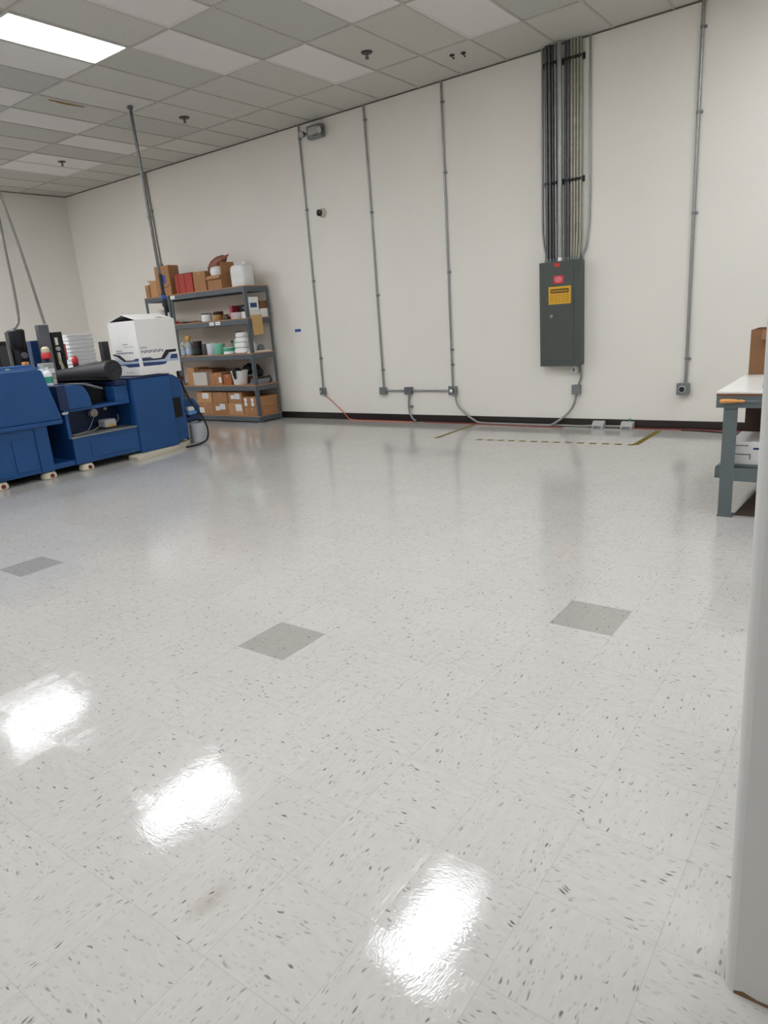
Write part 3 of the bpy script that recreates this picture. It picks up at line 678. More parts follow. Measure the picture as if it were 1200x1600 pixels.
for k, (h0, h1, hx) in enumerate(((0,.085,.135),(.087,.17,.13),(.172,.25,.12),(.252,.33,.105))):
    b_ = new(); rings(b_, [rrect(hx*s_, .11*s_, .05*s_, z+h0+(h1-h0)*u, -8.53+.01*k, 7.83) for u, s_ in ((0,.85),(.2,1),(.75,1),(1,.8))])
    tag(obj('white_bag', b_, WPL, smooth=True), ('lowest','second','third','topmost')[k]+' white plastic bag of the stack on the middle shelf', 'bag', 'stack of white bags')
for k in range(4):
    b_ = new(); box(b_, -8.37+.006*k, -8.225, 7.73+.004*k, 8.15-.01*k, z+k*.008, z+k*.008+.0075, bev=.002, rot=.02*(k-1.5))
    tag(obj('paper_ream', b_, mat('cream_paper', (226,218,200), .7)), 'flat cream paper packet in the pile at right of middle shelf', 'paper', 'cream paper pile on the middle shelf')
t = thing('baseball_cap', 'grey cap with brim on the cream paper pile', 'cap', (-8.28, 7.97, z+.034))
obj('crown', LT(-8.29, 7.97, [(.058,0),(.062,.03),(.05,.07),(.02,.09),(.004,.093)], z=z+.034, n=18), MIDGREY, t, smooth=True); obj('brim', B(-8.33,-8.24,7.86,7.93,z+.034,z+.042,bev=.003), DKGREY, t)
tag(obj('white_jar', LT(-8.28, 7.80, [(.04,0),(.045,.01),(.045,.10),(.03,.12),(.03,.14)], z=z+.034, n=16), BEIGE, smooth=True), 'pale jar on paper pile beside the right upright', 'jar')
# level 2 (.60)
z = ZT[1]
t = carton(-9.98, -9.78, 7.76, 8.1, z, z+.29, 'tall brown carton at the left of the fourth shelf', m=CARDL)
t = carton(-9.76, -9.42, 7.86, 8.15, z, z+.26, 'dark open carton behind the whitish box on fourth shelf', m=CARDD, open_=True)
t = carton(-9.77, -9.42, 7.72, 7.85, z, z+.215, 'whitish grey box leaning on the fourth shelf', m=mat('pale_grey_board', (196,190,182), .6), tape_=False, name='storage_box')
t = carton(-9.40, -9.08, 7.76, 8.1, z, z+.20, 'brown carton with small paper tag on the fourth shelf', m=CARD, labels=((-9.16,-9.10,z+.04,z+.13),))
t = carton(-9.07, -8.88, 7.78, 8.0, z, z+.17, 'small reddish brown carton left of the white bucket', m=mat('cardboard_red', (160,96,58), .75))
bk = thing('white_bucket', 'white bucket with black cloth draped over its rim', 'bucket', (-8.72, 7.84, z))
obj('bucket_body', LT(-8.72, 7.84, [(.105,0),(.112,.01),(.135,.20),(.145,.205),(.145,.225),(.13,.225),(.10,.02)], z=z, n=24), WPL, bk, smooth=True)
obj('bucket_handle', T([(-8.865,7.84,z+.21),(-8.85,7.78,z+.16),(-8.76,7.70,z+.13)], .004, 6, smooth=4), GALV, bk)
cb = new()
tube(cb, [(-8.70,7.84,z+.20),(-8.70,7.78,z+.25),(-8.695,7.70,z+.245),(-8.69,7.695,z+.18),(-8.69,7.705,z+.10)], 0, 10, smooth=0, radii=[.07,.06,.04,.034,.02], flat=.5)
tag(obj('black_cloth', cb, BLACK, smooth=True), 'black cloth hanging over the rim of the white bucket', 'cloth')
bb = new()
for (a,b_,c_,r) in ((-8.80,8.09,.24,.085),(-8.72,8.09,.26,.09),(-8.60,8.09,.25,.085),(-8.52,8.08,.20,.075)):
    t_ = bmesh.new(); bmesh.ops.create_icosphere(t_, subdivisions=3, radius=r)
    for v in t_.verts: v.co *= 1+.12*math.sin(v.co.x*60)*math.cos(v.co.z*50+v.co.y*40)
    bmesh.ops.scale(t_, vec=(1.1,.9,1), verts=t_.verts); bmesh.ops.translate(t_, vec=(a,b_,z+c_-.03), verts=t_.verts)
    me = bpy.data.meshes.new('t'); t_.to_mesh(me); t_.free(); bb.from_mesh(me); bpy.data.meshes.remove(me)
tag(obj('black_bag', bb, BLACK, smooth=True), 'bulging black plastic bag behind the white bucket', 'bag')
carton(-8.87, -8.46, 8.0, 8.16, z, z+.10, 'low dark carton under the black plastic bag', m=CARDD, tape_=False)
for k in range(3):
    b_ = new(); rings(b_, [rrect(.095*s_, .15*s_, .03*s_, z+.028*k+h_, -8.34, 7.90+.015*k) for h_, s_ in ((0,.88),(.003,.9),(.024,1),(.0275,1),(.026,.96),(.006,.86))])
    tag(obj('grey_tray', b_, mat('smoke_tray', (150,152,158), .25), smooth=True), ('bottom','middle','top')[k]+' grey plastic tray of the pile on the fourth shelf', 'tray', 'trays on the fourth shelf')
tag(obj('black_tool', B(-8.31,-8.235,7.78,8.04,z+.086,z+.105,bev=.006), BLACK), 'flat black tool on top of the grey trays', 'tool')
tag(obj('grey_lump', LT(-8.32, 8.10, [(.03,0),(.05,.03),(.05,.07),(.03,.11),(.008,.12)], z=z, n=14), DKGREY, smooth=True), 'dark grey lump at the back right of fourth shelf', 'cloth')
# level 1 (.105)
z = ZT[0]; hh = .195
xs = [(-9.78,-9.37),(-9.365,-8.985),(-8.98,-8.62)]
lt = [((-9.62,-9.46,z+hh+.075,z+hh+.165),), (), ((-8.90,-8.80,z+hh+.07,z+hh+.135),(-8.79,-8.68,z+hh+.07,z+hh+.16))]
lb = [((-9.74,-9.61,z+.015,z+.115),), ((-9.30,-9.20,z+.07,z+.14),(-9.19,-9.06,z+.09,z+.18)), ((-8.80,-8.66,z+.07,z+.175),)]
nm = ['left','middle','right']
for k, (a, b_) in enumerate(xs):
    carton(a, b_, 7.73, 8.12, z, z+hh, 'bottom shelf carton, lower row, %s of three, white labels' % nm[k], m=(CARD,CARD,CARDL)[k], labels=lb[k])
    carton(a+.012, b_-.006, 7.735, 8.12, z+hh+.0015, z+hh*2-.01, 'bottom shelf carton, upper row, %s of three' % nm[k], m=(CARDL,CARD,CARD)[k], labels=lt[k])
carton(-8.61, -8.24, 7.74, 8.17, z, z+.13, 'wide flat carton lowest at the right end of bottom shelf', m=CARD)
carton(-8.605, -8.235, 7.735, 8.18, z+.1315, z+.30, 'wide carton with four white stickers, right end of bottom shelf', m=CARD, tape_=False,
       labels=((-8.58,-8.52,z+.225,z+.28),(-8.58,-8.52,z+.155,z+.215),(-8.42,-8.36,z+.225,z+.28),(-8.42,-8.36,z+.155,z+.215)))
# second unit items
tag(obj('white_canister', LT(-10.55, 7.86, [(.10,0),(.11,.01),(.11,.20),(.08,.24),(.05,.26)], z=ZT[3], n=20), MILK, smooth=True), 'white canister on the narrow shelving unit', 'canister')
tag(obj('white_canister', LT(-10.30, 7.84, [(.08,0),(.085,.01),(.085,.17),(.06,.20),(.03,.21)], z=ZT[3], n=20), MILK, smooth=True), 'second, smaller white canister nearer the wide shelving', 'canister')

# ---------------------------------------------------------------- hanging power pole and cable
P0 = Vector((-7.983, 5.957, H)); P1 = Vector((-7.90, 5.957, 1.90))
pp = thing('power_drop_pole', 'thin metal power pole hanging from the ceiling above the machines', 'power pole', P1)
obj('pole', Y(P0, P1, .019, n=14), GALVD, pp, smooth=True)
obj('ceiling_collar', Y(P0+Vector((0,0,-.03)), P0, .034, n=16), GALVD, pp, smooth=True)
obj('coupling', Y(P0.lerp(P1,.55)+Vector((0,0,.02)), P0.lerp(P1,.55)-Vector((0,0,.02)), .025, n=12), GALVD, pp, smooth=True)
obj('end_connector', T([P1+Vector((0,0,.35)),P1+Vector((0,0,.12)),P1+Vector((0,0,.10)),P1+Vector((0,0,-.05)),P1+Vector((0,0,-.06)),P1+Vector((0,0,-.2))], 0, 12, radii=[.024,.024,.034,.034,.02,.016]), BLACK, pp, smooth=True)
obj('connector_band', Y(P1+Vector((0,0,.04)),P1+Vector((0,0,.09)), .035, n=12), TAPEB, pp, smooth=True)
cp = [P1+Vector((0,0,-.2)), (-7.89,5.957,1.45), (-7.87,5.96,1.10), (-7.83,5.99,.80), (-7.78,6.06,.55), (-7.72,6.13,.40), (-7.68,6.18,.20), (-7.66,6.14,.05), (-7.62,5.98,.012), (-7.58,5.85,.012), (-7.60,5.72,.012)]
pc = thing('power_cable', 'black power cable dropping from the pole and looping on the floor', 'cable', (-7.7,6.0,0))
obj('cord', T(cp, .013, 10, smooth=8), BLACK, pc, smooth=True)
obj('plug', T([(-7.89,5.957,1.34),(-7.89,5.957,1.29),(-7.885,5.957,1.22),(-7.88,5.957,1.15)], 0, 12, radii=[.02,.038,.038,.018]), BLACK, pc, smooth=True)

# grey hoses at far left
for pts, l in (([(-9.25,4.66,H),(-9.25,4.77,3.326),(-9.25,4.833,2.964),(-9.25,4.892,2.598),(-9.25,4.946,2.187),(-9.25,4.991,1.836),(-9.25,5.004,1.742)],'right grey hose hanging from the ceiling, ending on grey cabinet'),
               ([(-9.5,4.83,H),(-9.5,4.818,3.012),(-9.5,4.813,2.623),(-9.5,4.817,2.266),(-9.5,4.804,1.901),(-9.5,4.777,1.778),(-9.5,4.71,1.708)],'left grey hose hanging from the ceiling, ending on black tool')):
    tag(obj('ceiling_hose', T(pts, .0185, 10, smooth=8), HOSE, smooth=True), l, 'hose', 'grey ceiling hoses')

# ---------------------------------------------------------------- blue machine
F = -7.65
mc = thing('blue_machine', 'large blue machine tool with slanted hood on white levelling feet', 'machine', (-8.1, 3.9, 0))
hood = new(); prism(hood, [(2.3,.675),(4.10,.648),(4.11,.655),(3.985,1.20),(3.965,1.215),(2.3,1.235)], 'x', -8.55, F+.02)
obj('hood', hood, BLUE, mc, bev=.006)
obj('hood_lip', PR([(2.3,.625),(4.09,.600),(4.105,.645),(2.3,.672)], 'x', -8.5, F+.045), BLUE, mc, bev=.005)
obj('hood_edge', B(F-.02, F+.024, 2.3, 3.965, 1.228, 1.245, bev=.004), BLUEL, mc)
bs = new()
box(bs, -8.45, F, 2.3, 3.90, .09, .62, bev=.006)
obj('base_cabinet', bs, BLUE, mc)
obj('base_panel', B(F, F+.012, 3.50, 3.74, .14, .50, bev=.004), BLUE, mc)
obj('base_panel', B(F, F+.02, 2.4, 3.44, .12, .36, bev=.006), BLUE, mc)
obj('base_panel', B(F, F+.006, 2.5, 3.30, .42, .57, bev=.004), BLUED, mc)
obj('corner_column', B(F-.12, F+.016, 3.765, 3.915, .09, .63, bev=.008), BLUE, mc)
obj('drip_shelf', B(-8.45, F-.03, 3.915, 4.20, .09, .15, bev=.005), BLUE, mc)
obj('rear_panel', B(-8.45, -8.15, 3.90, 4.20, .15, .98), BLUED, mc)
# second section
obj('coolant_tank', B(-8.45, F, 4.19, 5.06, .09, .40, bev=.008), BLUE, mc)
obj('tank_panel', B(F, F+.007, 4.40, 5.02, .14, .345, bev=.004), BLUE, mc)
obj('tank_rim', B(-8.0, F+.012, 4.175, 5.06, .40, .415, bev=.003), GALV, mc)
obj('tank_side_post', PR([(4.16,.40),(4.20,.40),(4.20,.72),(4.16,.74)], 'x', -8.3, F-.01), BLUE, mc)
obj('back_plate', B(-8.45, -8.05, 4.19, 5.06, .415, .72), BLUED, mc)
obj('bed_slab', B(-8.45, F-.06, 4.19, 5.06, .70, .735, bev=.004), BLUE, mc)
obj('side_block', B(-8.2, F-.01, 4.125, 4.235, .735, 1.015, bev=.006), BLUED, mc)
cbk = new(); pr = [(4.235,.735),(4.53,.735)]
for k in range(7):
    a = k/6*PI/2; pr.append((4.40+.13*math.cos(a), .78+.22*math.sin(a)))
pr.append((4.235,1.0)); prism(cbk, pr, 'x', -8.2, F-.03); obj('curved_block', cbk, BLUE, mc, bev=.004)
obj('right_block', B(-7.90, F-.06, 4.87, 5.06, .735, .925, bev=.006), BLUE, mc)
obj('right_block_cap', B(-8.2, F-.04, 4.89, 5.055, .93, .985, bev=.006), BLUED, mc)
obj('recess_shade_block', B(-8.3, -7.98, 4.50, 4.90, .736, .955), BLACK, mc)  # solid black block stands for the shade inside the opening
obj('chute', PR([(4.40,1.008),(4.53,1.008),(4.74,.925),(4.72,.912),(4.51,.985)], 'x', -8.05, F-.06), MIDGREY, mc)
obj('bed', B(-10.6, -8.56, 2.3, 4.0, .09, .98, bev=.008), BLUED, mc)
obj('rear_bed', B(-9.9, -8.46, 4.005, 5.5, .09, .98, bev=.008), BLUED, mc)
kn = new(); cyl(kn, (-8.05,4.72,.62),(-7.98,4.72,.62), .05, n=20); obj('round_cap', kn, BEIGE, mc, smooth=True, label='cream round cap')
obj('round_cap', Y((-8.05,4.90,.645),(-8.01,4.90,.645), .018, n=14), BEIGE, mc, smooth=True)
pb = obj('pump_box', B(-7.98, -7.82, 4.74, 4.90, .43, .53, bev=.02, seg=3), LGREY, mc, smooth=True, label='grey pump box with yellow tag')
obj('pump_tag', B(-7.82, -7.818, 4.79, 4.86, .44, .47), YEL, pb)
wr = new()
tube(wr, [(-7.9,4.74,.47),(-7.85,4.6,.43),(-7.8,4.45,.425),(-7.78,4.28,.422)], .006, 6, smooth=5); tube(wr, [(-7.98,4.72,.60),(-7.9,4.62,.52),(-7.85,4.52,.44),(-7.8,4.38,.424)], .005, 6, smooth=5)
tube(wr, [(-7.85,4.90,.47),(-7.9,4.98,.5),(-7.98,5.03,.56)], .006, 6, smooth=5)
obj('wiring', wr, GRC, mc)
obj('hinge_tab', B(F-.02, F+.01, 4.13, 4.20, .69, .715), LGREY, mc)
obj('post', B(-8.19, -8.11, 5.075, 5.165, .985, 1.46), BLACKM, mc)
def foot(y, x=F-.06):
    ft = obj('levelling_foot', LT(x, y, [(.075,0),(.087,.012),(.084,.05),(.066,.078),(.035,.084)], z=0, n=24), CREAM, mc, smooth=True, label='cream levelling foot with dark red centre')
    obj('foot_bolt', LT(x, y, [(.03,.0845),(.03,.089),(.016,.0895)], z=0, n=12), mat('foot_red', (110,34,28), .6), ft, smooth=True)
    q = new(); cyl(q, (x+.078,y,.04),(x+.0885,y,.04), .024, n=12); obj('foot_mark', q, mat('foot_red', (110,34,28), .6), ft)
for y in (3.31, 3.86, 4.33): foot(y)

# cabinet on pad
cb = thing('machine_cabinet', 'tall blue machine cabinet standing on a cream slab', 'cabinet', (-8.0, 5.5, .055))
obj('cabinet_body', B(-8.35, F-.015, 5.075, 5.665, .058, .985, bev=.008), BLUE, cb)
obj('front_door', B(F-.015, F, 5.085, 5.66, .062, .975, bev=.005), BLUE, cb)
sd = new(); prism(sd, [(5.67,.085),(5.90,.10),(5.90,.90),(5.78,.975),(5.67,.975)], 'x', -8.35, F-.09); obj('side_section', sd, BLUE, cb, bev=.005)
obj('vent_shade_plate', B(F-.09, F-.087, 5.70, 5.85, .41, .66), mat('cutout_shade_black', (6,6,10), .7), cb)  # flat black plate painted as the shade inside the cutout
obj('vent_frame', B(F-.092, F-.084, 5.70, 5.835, .66, .672), BLUED, cb)
obj('vent_frame', B(F-.092, F-.084, 5.70, 5.835, .398, .41), BLUED, cb)
obj('top_cap', B(-8.36, F+.004, 5.07, 5.668, .985, 1.0, bev=.004), BLUED, cb)
obj('junction', B(-8.3, -7.9, 5.90, 5.93, .55, .70, bev=.01), LGREY, cb)
pd = new(); v = [(-7.41,4.76),(-7.66,5.60),(-8.45,5.38),(-8.20,4.52)]
pd2 = [(-7.44,4.86),(-7.615,5.585),(-7.84,5.98),(-8.40,5.98),(-8.40,5.08),(-7.75,5.075),(-7.70,4.90)]
prism(pd, pd2, 'z', 0, .055); tag(obj('concrete_slab', pd, CREAM, bev=.005), 'cream slab on the floor under the tall blue cabinet', 'slab')

# white printed carton on the cabinet
bx0, bx1, by0, by1, bz0, bz1 = -8.27, -7.69, 5.30, 5.90, 1.012, 1.685
wb = thing('printed_carton', 'big white carton with blue and black print on the blue cabinet', 'box', ((bx0+bx1)/2, (by0+by1)/2, bz0))
b_ = new(); w = .006
box(b_, bx0, bx1, by0, by0+w, bz0, bz1); box(b_, bx0, bx1, by1-w, by1, bz0, bz1); box(b_, bx0, bx0+w, by0+w, by1-w, bz0, bz1); box(b_, bx1-w, bx1, by0+w, by1-w, bz0, bz1); box(b_, bx0+w, bx1-w, by0+w, by1-w, bz0, bz0+w)
obj('carton_body', b_, WHITE, wb)
xm = (bx0+bx1)/2
obj('flap', PR([(bx1,bz1),(xm+.002,bz1+.075),(xm+.002,bz1+.081),(bx1,bz1+.006)], 'y', by0+.02, by1-.02), WHITE, wb)
obj('flap', PR([(bx0,bz1),(xm-.002,bz1+.07),(xm-.002,bz1+.076),(bx0,bz1+.006)], 'y', by0+.02, by1-.02), WHITE, wb)
obj('inner_flap', PR([(by0+.008,bz1-.004),(by0+.2,bz1-.02),(by0+.2,bz1-.026),(by0+.008,bz1-.01)], 'x', bx0+.01, bx1-.01), mat('carton_inside_shade', (48,24,22), .8), wb)  # flap coloured near black for the shade in the carton opening
obj('flap', PR([(by1,bz1),(by1-.22,bz1+.03),(by1-.22,bz1+.036),(by1,bz1+.006)], 'x', bx0+.03, bx1-.03), WHITE, wb)
def decal(side, pts, m, name, off=1):
    q = new()
    if side == 'R': prism(q, [(by0+u*(by1-by0), bz0+v*(bz1-bz0)) for u, v in pts], 'x', bx1+.0002, bx1+.0006*off+.0002)
    else: prism(q, [(bx0+u*(bx1-bx0), bz0+v*(bz1-bz0)) for u, v in pts], 'y', by0-.0006*off-.0002, by0-.0002)
    return obj(name, q, m, wb)
decal('R',[(0.046,0.294),(0.354,0.282),(0.523,0.285),(0.669,0.425),(0.938,0.425),(0.931,0.375),(0.746,0.37),(0.608,0.258),(0.369,0.254),(0.046,0.262)],INK,'printed_stripe',2)
decal('R',[(.046,.262),(.369,.252),(.60,.262),(.738,.36),(.80,.352),(.70,.248),(.969,.240),(.969,.205),(.631,.213),(.05,.238)],INKL,'printed_stripe')
decal('R',[(.046,.295),(.05,.318),(.246,.318),(.338,.287)],INKB,'printed_stripe',3)
decal('R',[(.05,.234),(.669,.210),(.608,.163),(.492,.156),(.055,.163)],INKB,'printed_stripe')
decal('R',[(.80,.335),(.954,.332),(.954,.245),(.738,.252)],INKB,'printed_stripe',2)
decal('L',[(.02,.415),(.277,.383),(.472,.280),(.943,.285),(.943,.262),(.388,.258),(.142,.365),(.02,.38)],INK,'printed_stripe',2)
decal('L',[(.735,.263),(.80,.305),(.943,.315),(.943,.263)],INKB,'printed_stripe',3)
decal('L',[(.03,.36),(.10,.362),(.363,.250),(.943,.257),(.943,.234),(.03,.208),(.03,.226),(.20,.238)],INKL,'printed_stripe')
decal('L',[(.04,.204),(.943,.226),(.943,.158),(.534,.152),(.398,.188),(.04,.193)],INKB,'printed_stripe')
decal('L',[(.04,.300),(.19,.243),(.04,.236)],INKB,'printed_stripe',2)
def lettering(side, u0, u1, v0, v1, n, m, name):  # blocky capitals, too small to read in the photo
    q = new(); w_ = (u1-u0)/n
    for k in range(n):
        a = u0+k*w_; b2 = a+w_*.72; mid = (v0+v1)/2; th = (v1-v0)*.22
        for (p0, p1, q0, q1) in ((a,a+w_*.22,v0,v1),(a,b2,v1-th,v1),(a,b2,mid-th/2,mid+th/2)) if k%2 == 0 else ((a,a+w_*.22,v0,v1),(b2-w_*.22,b2,v0,v1),(a,b2,v0,v0+th)):
            if side == 'R': prism(q, [(by0+u*(by1-by0), bz0+v*(bz1-bz0)) for u, v in ((p0,q0),(p1,q0),(p1,q1),(p0,q1))], 'x', bx1+.0002, bx1+.0009)
            else: prism(q, [(bx0+u*(bx1-bx0), bz0+v*(bz1-bz0)) for u, v in ((p0,q0),(p1,q0),(p1,q1),(p0,q1))], 'y', by0-.0009, by0-.0002)
    obj(name, q, m, wb)
lettering('R', .06, .62, .400, .450, 10, INKB, 'printed_lettering')
lettering('R', .05, .22, .485, .515, 6, INKG, 'printed_lettering')
lettering('L', .15, .80, .405, .435, 10, INKB, 'printed_lettering')
lettering('L', .15, .38, .455, .475, 6, INKG, 'printed_lettering')
lettering('L', .44, .64, .565, .590, 4, INKG, 'printed_lettering')
lettering('L', .48, .82, .524, .536, 9, INKG, 'printed_lettering')
lettering('L', .42, .70, .045, .06, 8, INKG, 'printed_lettering')

# rubber roll on the machine
rr_ = new(); A_ = Vector((-7.74,4.93,1.118)); E_ = Vector((-9.05,4.875,1.055)); ax = (E_-A_).normalized()
tube(rr_, [A_, A_.lerp(E_,.25), A_.lerp(E_,.6), A_.lerp(E_,.95), E_], 0, 28, radii=[.125,.118,.098,.078,.07])
ro = thing('rubber_mat_roll', 'thick black rubber mat roll lying across the blue machine', 'rolled mat', (-8.3,4.9,.985))
obj('roll', rr_, RUB, ro, smooth=True)
sp_ = new(); pts = []; sd_ = Vector((0,0,1)).cross(ax).normalized(); ud_ = ax.cross(sd_)
for k in range(70):
    a = k/69*PI*7; r = .02+.097*k/69; pts.append(A_-ax*.004+sd_*(r*math.cos(a))+ud_*(r*math.sin(a)))
tube(sp_, pts, .0065, 6); obj('spiral_end', sp_, mat('mat_edge', (52,52,56), .6), ro, smooth=True)
obj('roll_core', Y(A_-ax*.003, A_+ax*.01, .016), BLACK, ro)
obj('loose_end', PR([(4.70,1.03),(4.98,.992),(4.98,1.0),(4.70,1.038)], 'x', -8.6, -7.78), RUB, ro)

# objects beyond the hood
zt_ = .9805
tk = thing('spindle_head', 'tall black tool head at the far left behind hood', 'tool head', (-9.55,4.7,zt_))
obj('column', B(-9.70,-9.58,4.66,4.88,zt_,1.68,bev=.02), BLACKM, tk); obj('motor', T([(-9.50,4.72,1.44),(-9.50,4.72,1.54),(-9.50,4.72,1.68),(-9.50,4.72,1.70)],0,20,radii=[.07,.10,.11,.09]), BLACKM, tk, smooth=True)
obj('spindle', Y((-9.50,4.70,1.02),(-9.50,4.70,1.44), .05), BLACK, tk, smooth=True); obj('gauge', Y((-9.45,4.74,1.36),(-9.42,4.74,1.36), .04), MIDGREY, tk, smooth=True)
obj('foot_plate', B(-9.55,-9.22,4.42,4.80,zt_,1.02,bev=.01), BLACK, tk)
tk = thing('milling_head', 'shorter black arm at the left picture edge', 'tool head', (-9.6,4.5,zt_)); obj('column', B(-9.68,-9.56,4.46,4.60,zt_,1.56,bev=.01), BLACKM, tk); obj('ribs', B(-9.559,-9.545,4.48,4.59,1.15,1.50,bev=.004), DKGREY, tk)
pn = thing('grey_control_panel', 'narrow grey upright control cabinet with hose on top', 'cabinet', (-9.3,5.0,zt_)); obj('panel_body', B(-9.38,-9.30,4.925,5.075,zt_,1.735,bev=.006), MIDGREY, pn); obj('panel_seam', B(-9.2998,-9.2985,4.935,5.065,1.42,1.425), BLACKM, pn)
bf = thing('tool_rack', 'black upright frame right of the grey control cabinet', 'frame', (-9.3,5.15,zt_)); b_ = new(); box(b_, -9.34,-9.28,5.085,5.115,zt_,1.63); box(b_, -9.34,-9.28,5.19,5.23,zt_,1.63); box(b_,-9.34,-9.28,5.115,5.19,1.56,1.63); box(b_,-9.34,-9.28,5.115,5.19,1.36,1.46); box(b_,-9.34,-9.32,5.115,5.19,zt_,1.20); obj('frame_bars', b_, BLACK, bf)
obj('red_strip', B(-9.31,-9.28,5.2305,5.255,1.25,1.47), mat('rose_plastic', (190,90,100), .5), bf); obj('yellow_tube', T([(-9.26,5.16,1.12),(-9.27,5.13,1.25),(-9.27,5.12,1.33)], .018, 8), mat('olive_yellow', (176,166,84), .5), bf, smooth=True); obj('grey_gauge', Y((-9.28,5.13,1.41),(-9.25,5.13,1.41), .028), LGREY, bf); obj('hanging_tool', T([(-9.265,5.12,1.36),(-9.265,5.13,1.24),(-9.26,5.14,1.08)], .014, 8), LGREY, bf, smooth=True)
bl = thing('blue_bin', 'taller blue box behind the orange tool, beyond the hood', 'box', (-9.65,5.0,zt_)); obj('bin_body', B(-9.75,-9.60,4.94,5.07,1.01,1.54,bev=.006), BLUE, bl); obj('bin_base', B(-9.77,-9.59,4.93,5.075,zt_,1.01), BLUED, bl)
bl = thing('blue_bin', 'shorter blue box right of the black tool head', 'box', (-9.85,5.0,zt_)); obj('bin_body', B(-9.86,-9.77,4.96,5.10,1.01,1.505,bev=.006), BLUE, bl); obj('bin_base', B(-9.87,-9.771,4.95,5.11,zt_,1.01), BLUED, bl)
bl = thing('machine_housing', 'low lighter blue housing behind the slanted hood', 'machine part', (-9.1,4.3,zt_)); obj('housing_body', B(-9.12,-8.86,3.85,4.52,zt_,1.245,bev=.01), BLUEL, bl); obj('housing_knob', Y((-8.86,4.20,1.19),(-8.83,4.20,1.19), .035), mat('pale_green', (170,196,150), .4), bl, smooth=True); obj('valve', B(-8.86,-8.83,4.27,4.38,1.14,1.19,bev=.01), mat('cyan_plastic', (120,190,205), .4), bl)
tag(obj('orange_tool', B(-8.98,-8.90,4.45,4.515,1.2455,1.285,bev=.01), ORANGE), 'small orange tool on the lighter blue housing', 'tool')
tb = thing('red_white_canister', 'short red and cream bottle in front of the grey control cabinet', 'bottle', (-9.1,4.9,zt_)); obj('stand_post', B(-9.12,-9.08,4.84,4.88,zt_,1.29), BLUED, tb); obj('can_body', LT(-9.1,4.86,[(.05,0),(.062,.01),(.062,.07),(.05,.085)],z=1.291,n=18), REDB, tb, smooth=True); obj('can_top', LT(-9.1,4.86,[(.052,.0852),(.055,.09),(.05,.14),(.02,.16)],z=1.291,n=18), mat('cream_top', (226,214,180), .5), tb, smooth=True)
for k in range(4):
    tag(obj('paper_sheet', B(-8.84+.01*k,-8.66,4.535+.008*k,4.70,zt_+.068*k,zt_+.068*k+.066,bev=.006), (BEIGE,LGREY,WPL,LGREY)[k]), ('lowest','second','third','topmost')[k]+' pale folder of the pile behind the white bottle', 'folder', 'folders behind the hood')
bt = bottle(-8.08, 4.285, 1.0005, .045, .215, WPL, WPL, 'white bottle with green label right of the hood', ml=TEAL)
TZ = 1.075
for k in range(9):
    b_ = new(); rings(b_, [rrect(.16*s_, .215*s_, .03, TZ+.0572*k+h_, -10.06, 5.875-.004*(k%3)) for h_, s_ in ((0,.90),(.008,.93),(.036,.94),(.039,1),(.052,1),(.056,.965))])
    tag(obj('white_tray', b_, WPL, smooth=True), 'white plastic tray in the tall stack between hoses and carton', 'tray', 'stack of nine white trays')
st = thing('stack_stand', 'dark table carrying the stack of white trays', 'table', (-10.05,5.8,0)); obj('stand_top', B(-10.3,-9.5,5.52,6.15,TZ-.045,TZ-.001), BLUED, st)
for sx in (-10.27,-9.53):
    for sy in (5.55,6.12): obj('leg', B(sx-.02,sx+.02,sy-.02,sy+.02,0,TZ-.045), BLUED, st)
rb = thing('red_reel', 'red-topped dark coil left of the white tray stack', 'coil', (-9.7,5.58,TZ)); cp_ = [(.04,0),(.045,.015),(.038,.025),(.045,.045),(.038,.055),(.045,.08),(.038,.095)]
obj('coil', LT(-9.68,5.58,cp_,z=TZ+.0,n=16), mat('dark_red', (72,16,22), .5), rb, smooth=True); obj('knob', LT(-9.68,5.58,[(.03,.096),(.045,.11),(.045,.165),(.03,.20),(.01,.215)],z=TZ,n=16), REDB, rb, smooth=True)

# stuff right of the cabinet
bt_ = thing('blue_tote', 'blue sloped bin between the tall cabinet and shelving', 'bin', (-8.0,6.13,.3))
obj('bin_body', PR([(6.02,.30),(6.30,.30),(6.30,.48),(6.21,.60),(6.02,.62)], 'x', -8.2, -7.93), BLUE, bt_, bev=.006); obj('bin_rim', B(-8.2,-7.925,6.02,6.30,.285,.299), BLACK, bt_)
b_ = new()
for sx in (-8.18,-7.95):
    for sy in (6.04,6.28): box(b_, sx-.012, sx+.012, sy-.012, sy+.012, 0, .285)
obj('stand_legs', b_, BLACKM, bt_)
t = thing('blue_cloth_pack', 'light blue and white cloth on the blue bin ledge', 'cloth', (-7.88,6.1,.38)); obj('cloth_blue', B(-7.928,-7.84,6.03,6.17,.385,.44,bev=.015), mat('light_blue_cloth', (96,150,214), .7), t, smooth=True); obj('cloth_white', B(-7.92,-7.85,6.04,6.15,.441,.50,bev=.02), WPL, t, smooth=True); obj('ledge', B(-7.93,-7.82,6.02,6.28,.372,.384), BLACKM, t)
tag(obj('translucent_tub', LT(-7.86, 6.16, [(.095,0.002),(.10,.01),(.115,.24),(.12,.25),(.12,.262),(.10,.262)], n=20), mat('frosted_tub', (206,210,216), .3), smooth=True), 'frosted white tub on the floor under the blue bin', 'tub')
t = thing('red_air_fitting', 'dark red fitting on top right of the tall cabinet', 'fitting', (-7.85,5.93,.9)); obj('fitting_body', Y((-7.82,5.95,.90),(-7.78,5.95,.90), .035), mat('dark_red', (72,16,22), .5), t, smooth=True); obj('stem', B(-8.0,-7.82,5.93,5.97,.885,.915), MIDGREY, t)

